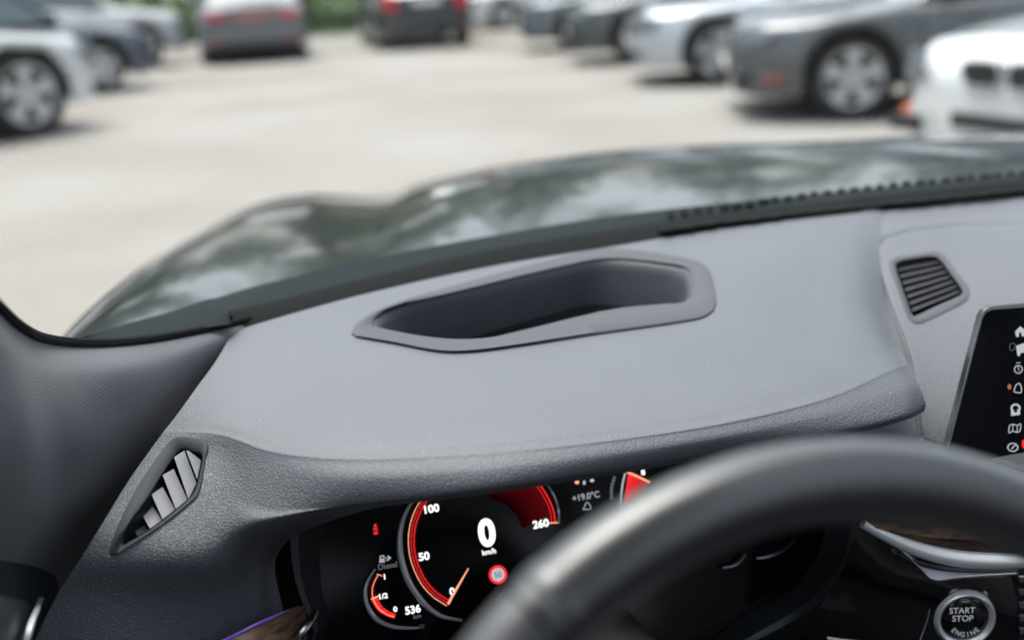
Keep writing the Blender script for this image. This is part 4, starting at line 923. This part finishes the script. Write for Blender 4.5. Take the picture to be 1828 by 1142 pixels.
# hub (airbag cover) and spokes
k = MB(); hr = []
for j in range(13):
    f = j/12; a = f*math.pi/2; r_ = .092*math.sin(a)+.0001; h = .045*math.cos(a)-.02
    hr.append([SC-WN*.045+WN*h+WU*r_*1.12*math.cos(t)*(1+.05*math.cos(4*t))+WV*r_*.86*math.sin(t) for t in [2*math.pi*q/40 for q in range(40)]])
k.grid(hr, M['deep'], closeu=True); hub = k.build('hub', sw)
for a0, a1 in ((R(-8), R(-8)), (R(188), R(188)), (R(262), R(262)), (R(278), R(278))):
    k = MB(); d = WU*math.cos(a0)+WV*math.sin(a0); p0 = SC-WN*.055+d*.07; p1 = SC+d*.180-WN*.004; k.tube([p0, p0.lerp(p1, .5)-WN*.004, p1], [.024, .017, .012], M['deep'], 14); k.build('spoke', sw)
k = MB(); ax = -WN; k.tube([SC+ax*.05, SC+ax*.14, SC+ax*.30, SC+ax*.46], [.055, .062, .07, .09], M['black'], 24); k.build('steering_column', car)

# --- cabin shell: roof, pillars, doors, seats, floor
LN = M['lining']
k = MB(); rr = []
for j in range(21):
    f = j/20; y = .40-2.0*f; rr.append([V((x*(.68+.03*math.sin(math.pi*f)), y, 1.425+.06*math.sin(math.pi*min(1, f*1.2))*(1-x*x*.6))) for x in [-1+.25*i for i in range(9)]])
k.grid(rr, LN)
keep = [i for i, f in enumerate(k.f) if not (abs(sum(k.v[q][0] for q in f)/4) < .40 and -1.1 < sum(k.v[q][1] for q in f)/4 < .31)]  # unseen roof opening, added to let sky light onto wheel and fascia
k.f = [k.f[i] for i in keep]; k.m = [k.m[i] for i in keep]; o = k.build('roof', car, norm=False); q = o.modifiers.new('s', 'SOLIDIFY'); q.thickness = .04; q.offset = 1
k = MB(); k.grid([[V((x, y, 1.475-.05*x*x*2)) for x in (-.56, -.28, 0, .28, .56)] for y in (.36, 0, -.4, -.7, -1.15)], M['glass']); k.build('added_roof_glass', car, norm=False)  # unseen pane over the added opening
for sgn in (-1, 1):
    k = MB(); k.tube(opened([V((sgn*.865, .60, .98)), V((sgn*.83, .50, 1.13)), V((sgn*.77, .36, 1.31)), V((sgn*.70, .24, 1.44))], 20), .032, M['deep'], 12); k.build('front_pillar', car)
    k = MB(); k.tube([V((sgn*.77, -.45, .9)), V((sgn*.70, -.46, 1.25)), V((sgn*.62, -.46, 1.45))], .05, M['deep'], 12); k.build('middle_pillar', car)
    k = MB(); k.tube([V((sgn*.74, -1.3, .9)), V((sgn*.66, -1.45, 1.25)), V((sgn*.6, -1.5, 1.45))], .09, M['deep'], 12); k.build('rear_pillar', car)
    k = MB(); k.grid([[V((sgn*.86, y, .93)) for y in (.78, .4, 0, -.5, -1.0, -1.5)], [V((sgn*.80, y, .955)) for y in (.78, .4, 0, -.5, -1.0, -1.5)], [V((sgn*.765, y, .94)) for y in (.78, .4, 0, -.5, -1.0, -1.5)], [V((sgn*.745, y, .75)) for y in (.78, .4, 0, -.5, -1.0, -1.5)], [V((sgn*.70, y, .68)) for y in (.78, .4, 0, -.5, -1.0, -1.5)], [V((sgn*.74, y, .25)) for y in (.78, .4, 0, -.5, -1.0, -1.5)]], M['deep']); k.build('door_trim', car, norm=False)
    k = MB(); c = .37*sgn
    secs = [(-.16, .42, .25, .07), (-.30, .48, .26, .09), (-.42, .62, .25, .075), (-.50, .85, .25, .065), (-.56, 1.0, .22, .055), (-.585, 1.08, .12, .05)]
    k.grid([[V((c+w_*math.cos(t), y+d_*math.sin(t), z)) for t in [2*math.pi*i/20 for i in range(20)]] for y, z, w_, d_ in secs], M['seat'], closeu=True); k.poly([V((c+.12*math.cos(t), -.585+.05*math.sin(t), 1.08)) for t in [2*math.pi*i/20 for i in range(20)]], M['seat'])
    k.box((c, -.05, .42), (.50, .46, .13), M['seat'])
    k.grid([[V((c+w_*math.cos(t), -.60+.05*math.sin(t), z)) for t in [2*math.pi*i/20 for i in range(20)]] for z, w_ in ((1.13, .02), (1.13, .12), (1.19, .14), (1.26, .12), (1.28, .02))], M['seat'], closeu=True); k.build('front_seat', car)
k = MB(); k.box((0, -1.35, .62), (1.35, .18, .72), M['seat']); k.box((0, -1.08, .42), (1.35, .5, .16), M['seat']); k.build('rear_seat', car, bevel=.04)
k = MB(); k.box((0, -.25, .24), (1.5, 2.5, .03), M['black']); k.build('floor_pan', car, smooth=0)
# body below the bonnet line and wheels so the car stands on the ground
tm, rm = wheel_mesh(.34)
for x_, y_ in ((-.80, 1.55), (.80, 1.55), (-.80, -1.35), (.80, -1.35)):
    o = tm.build('wheel', car); o.location = (x_, y_, .34); o.rotation_euler = (0, 0, math.pi/2 if x_ > 0 else -math.pi/2); o.rotation_euler.z += math.pi if x_ > 0 else math.pi; rm.build('rim', o, smooth=30)
k = MB()
for sgn in (-1, 1):
    k.grid([[V((sgn*.86, y, .93)), V((sgn*.90, y, .75)), V((sgn*.91, y, .5)), V((sgn*.88, y, .28))] for y in (.95, .7, 0, -.6, -.95)], M['hood'])
k.build('outer_door', car, norm=False)
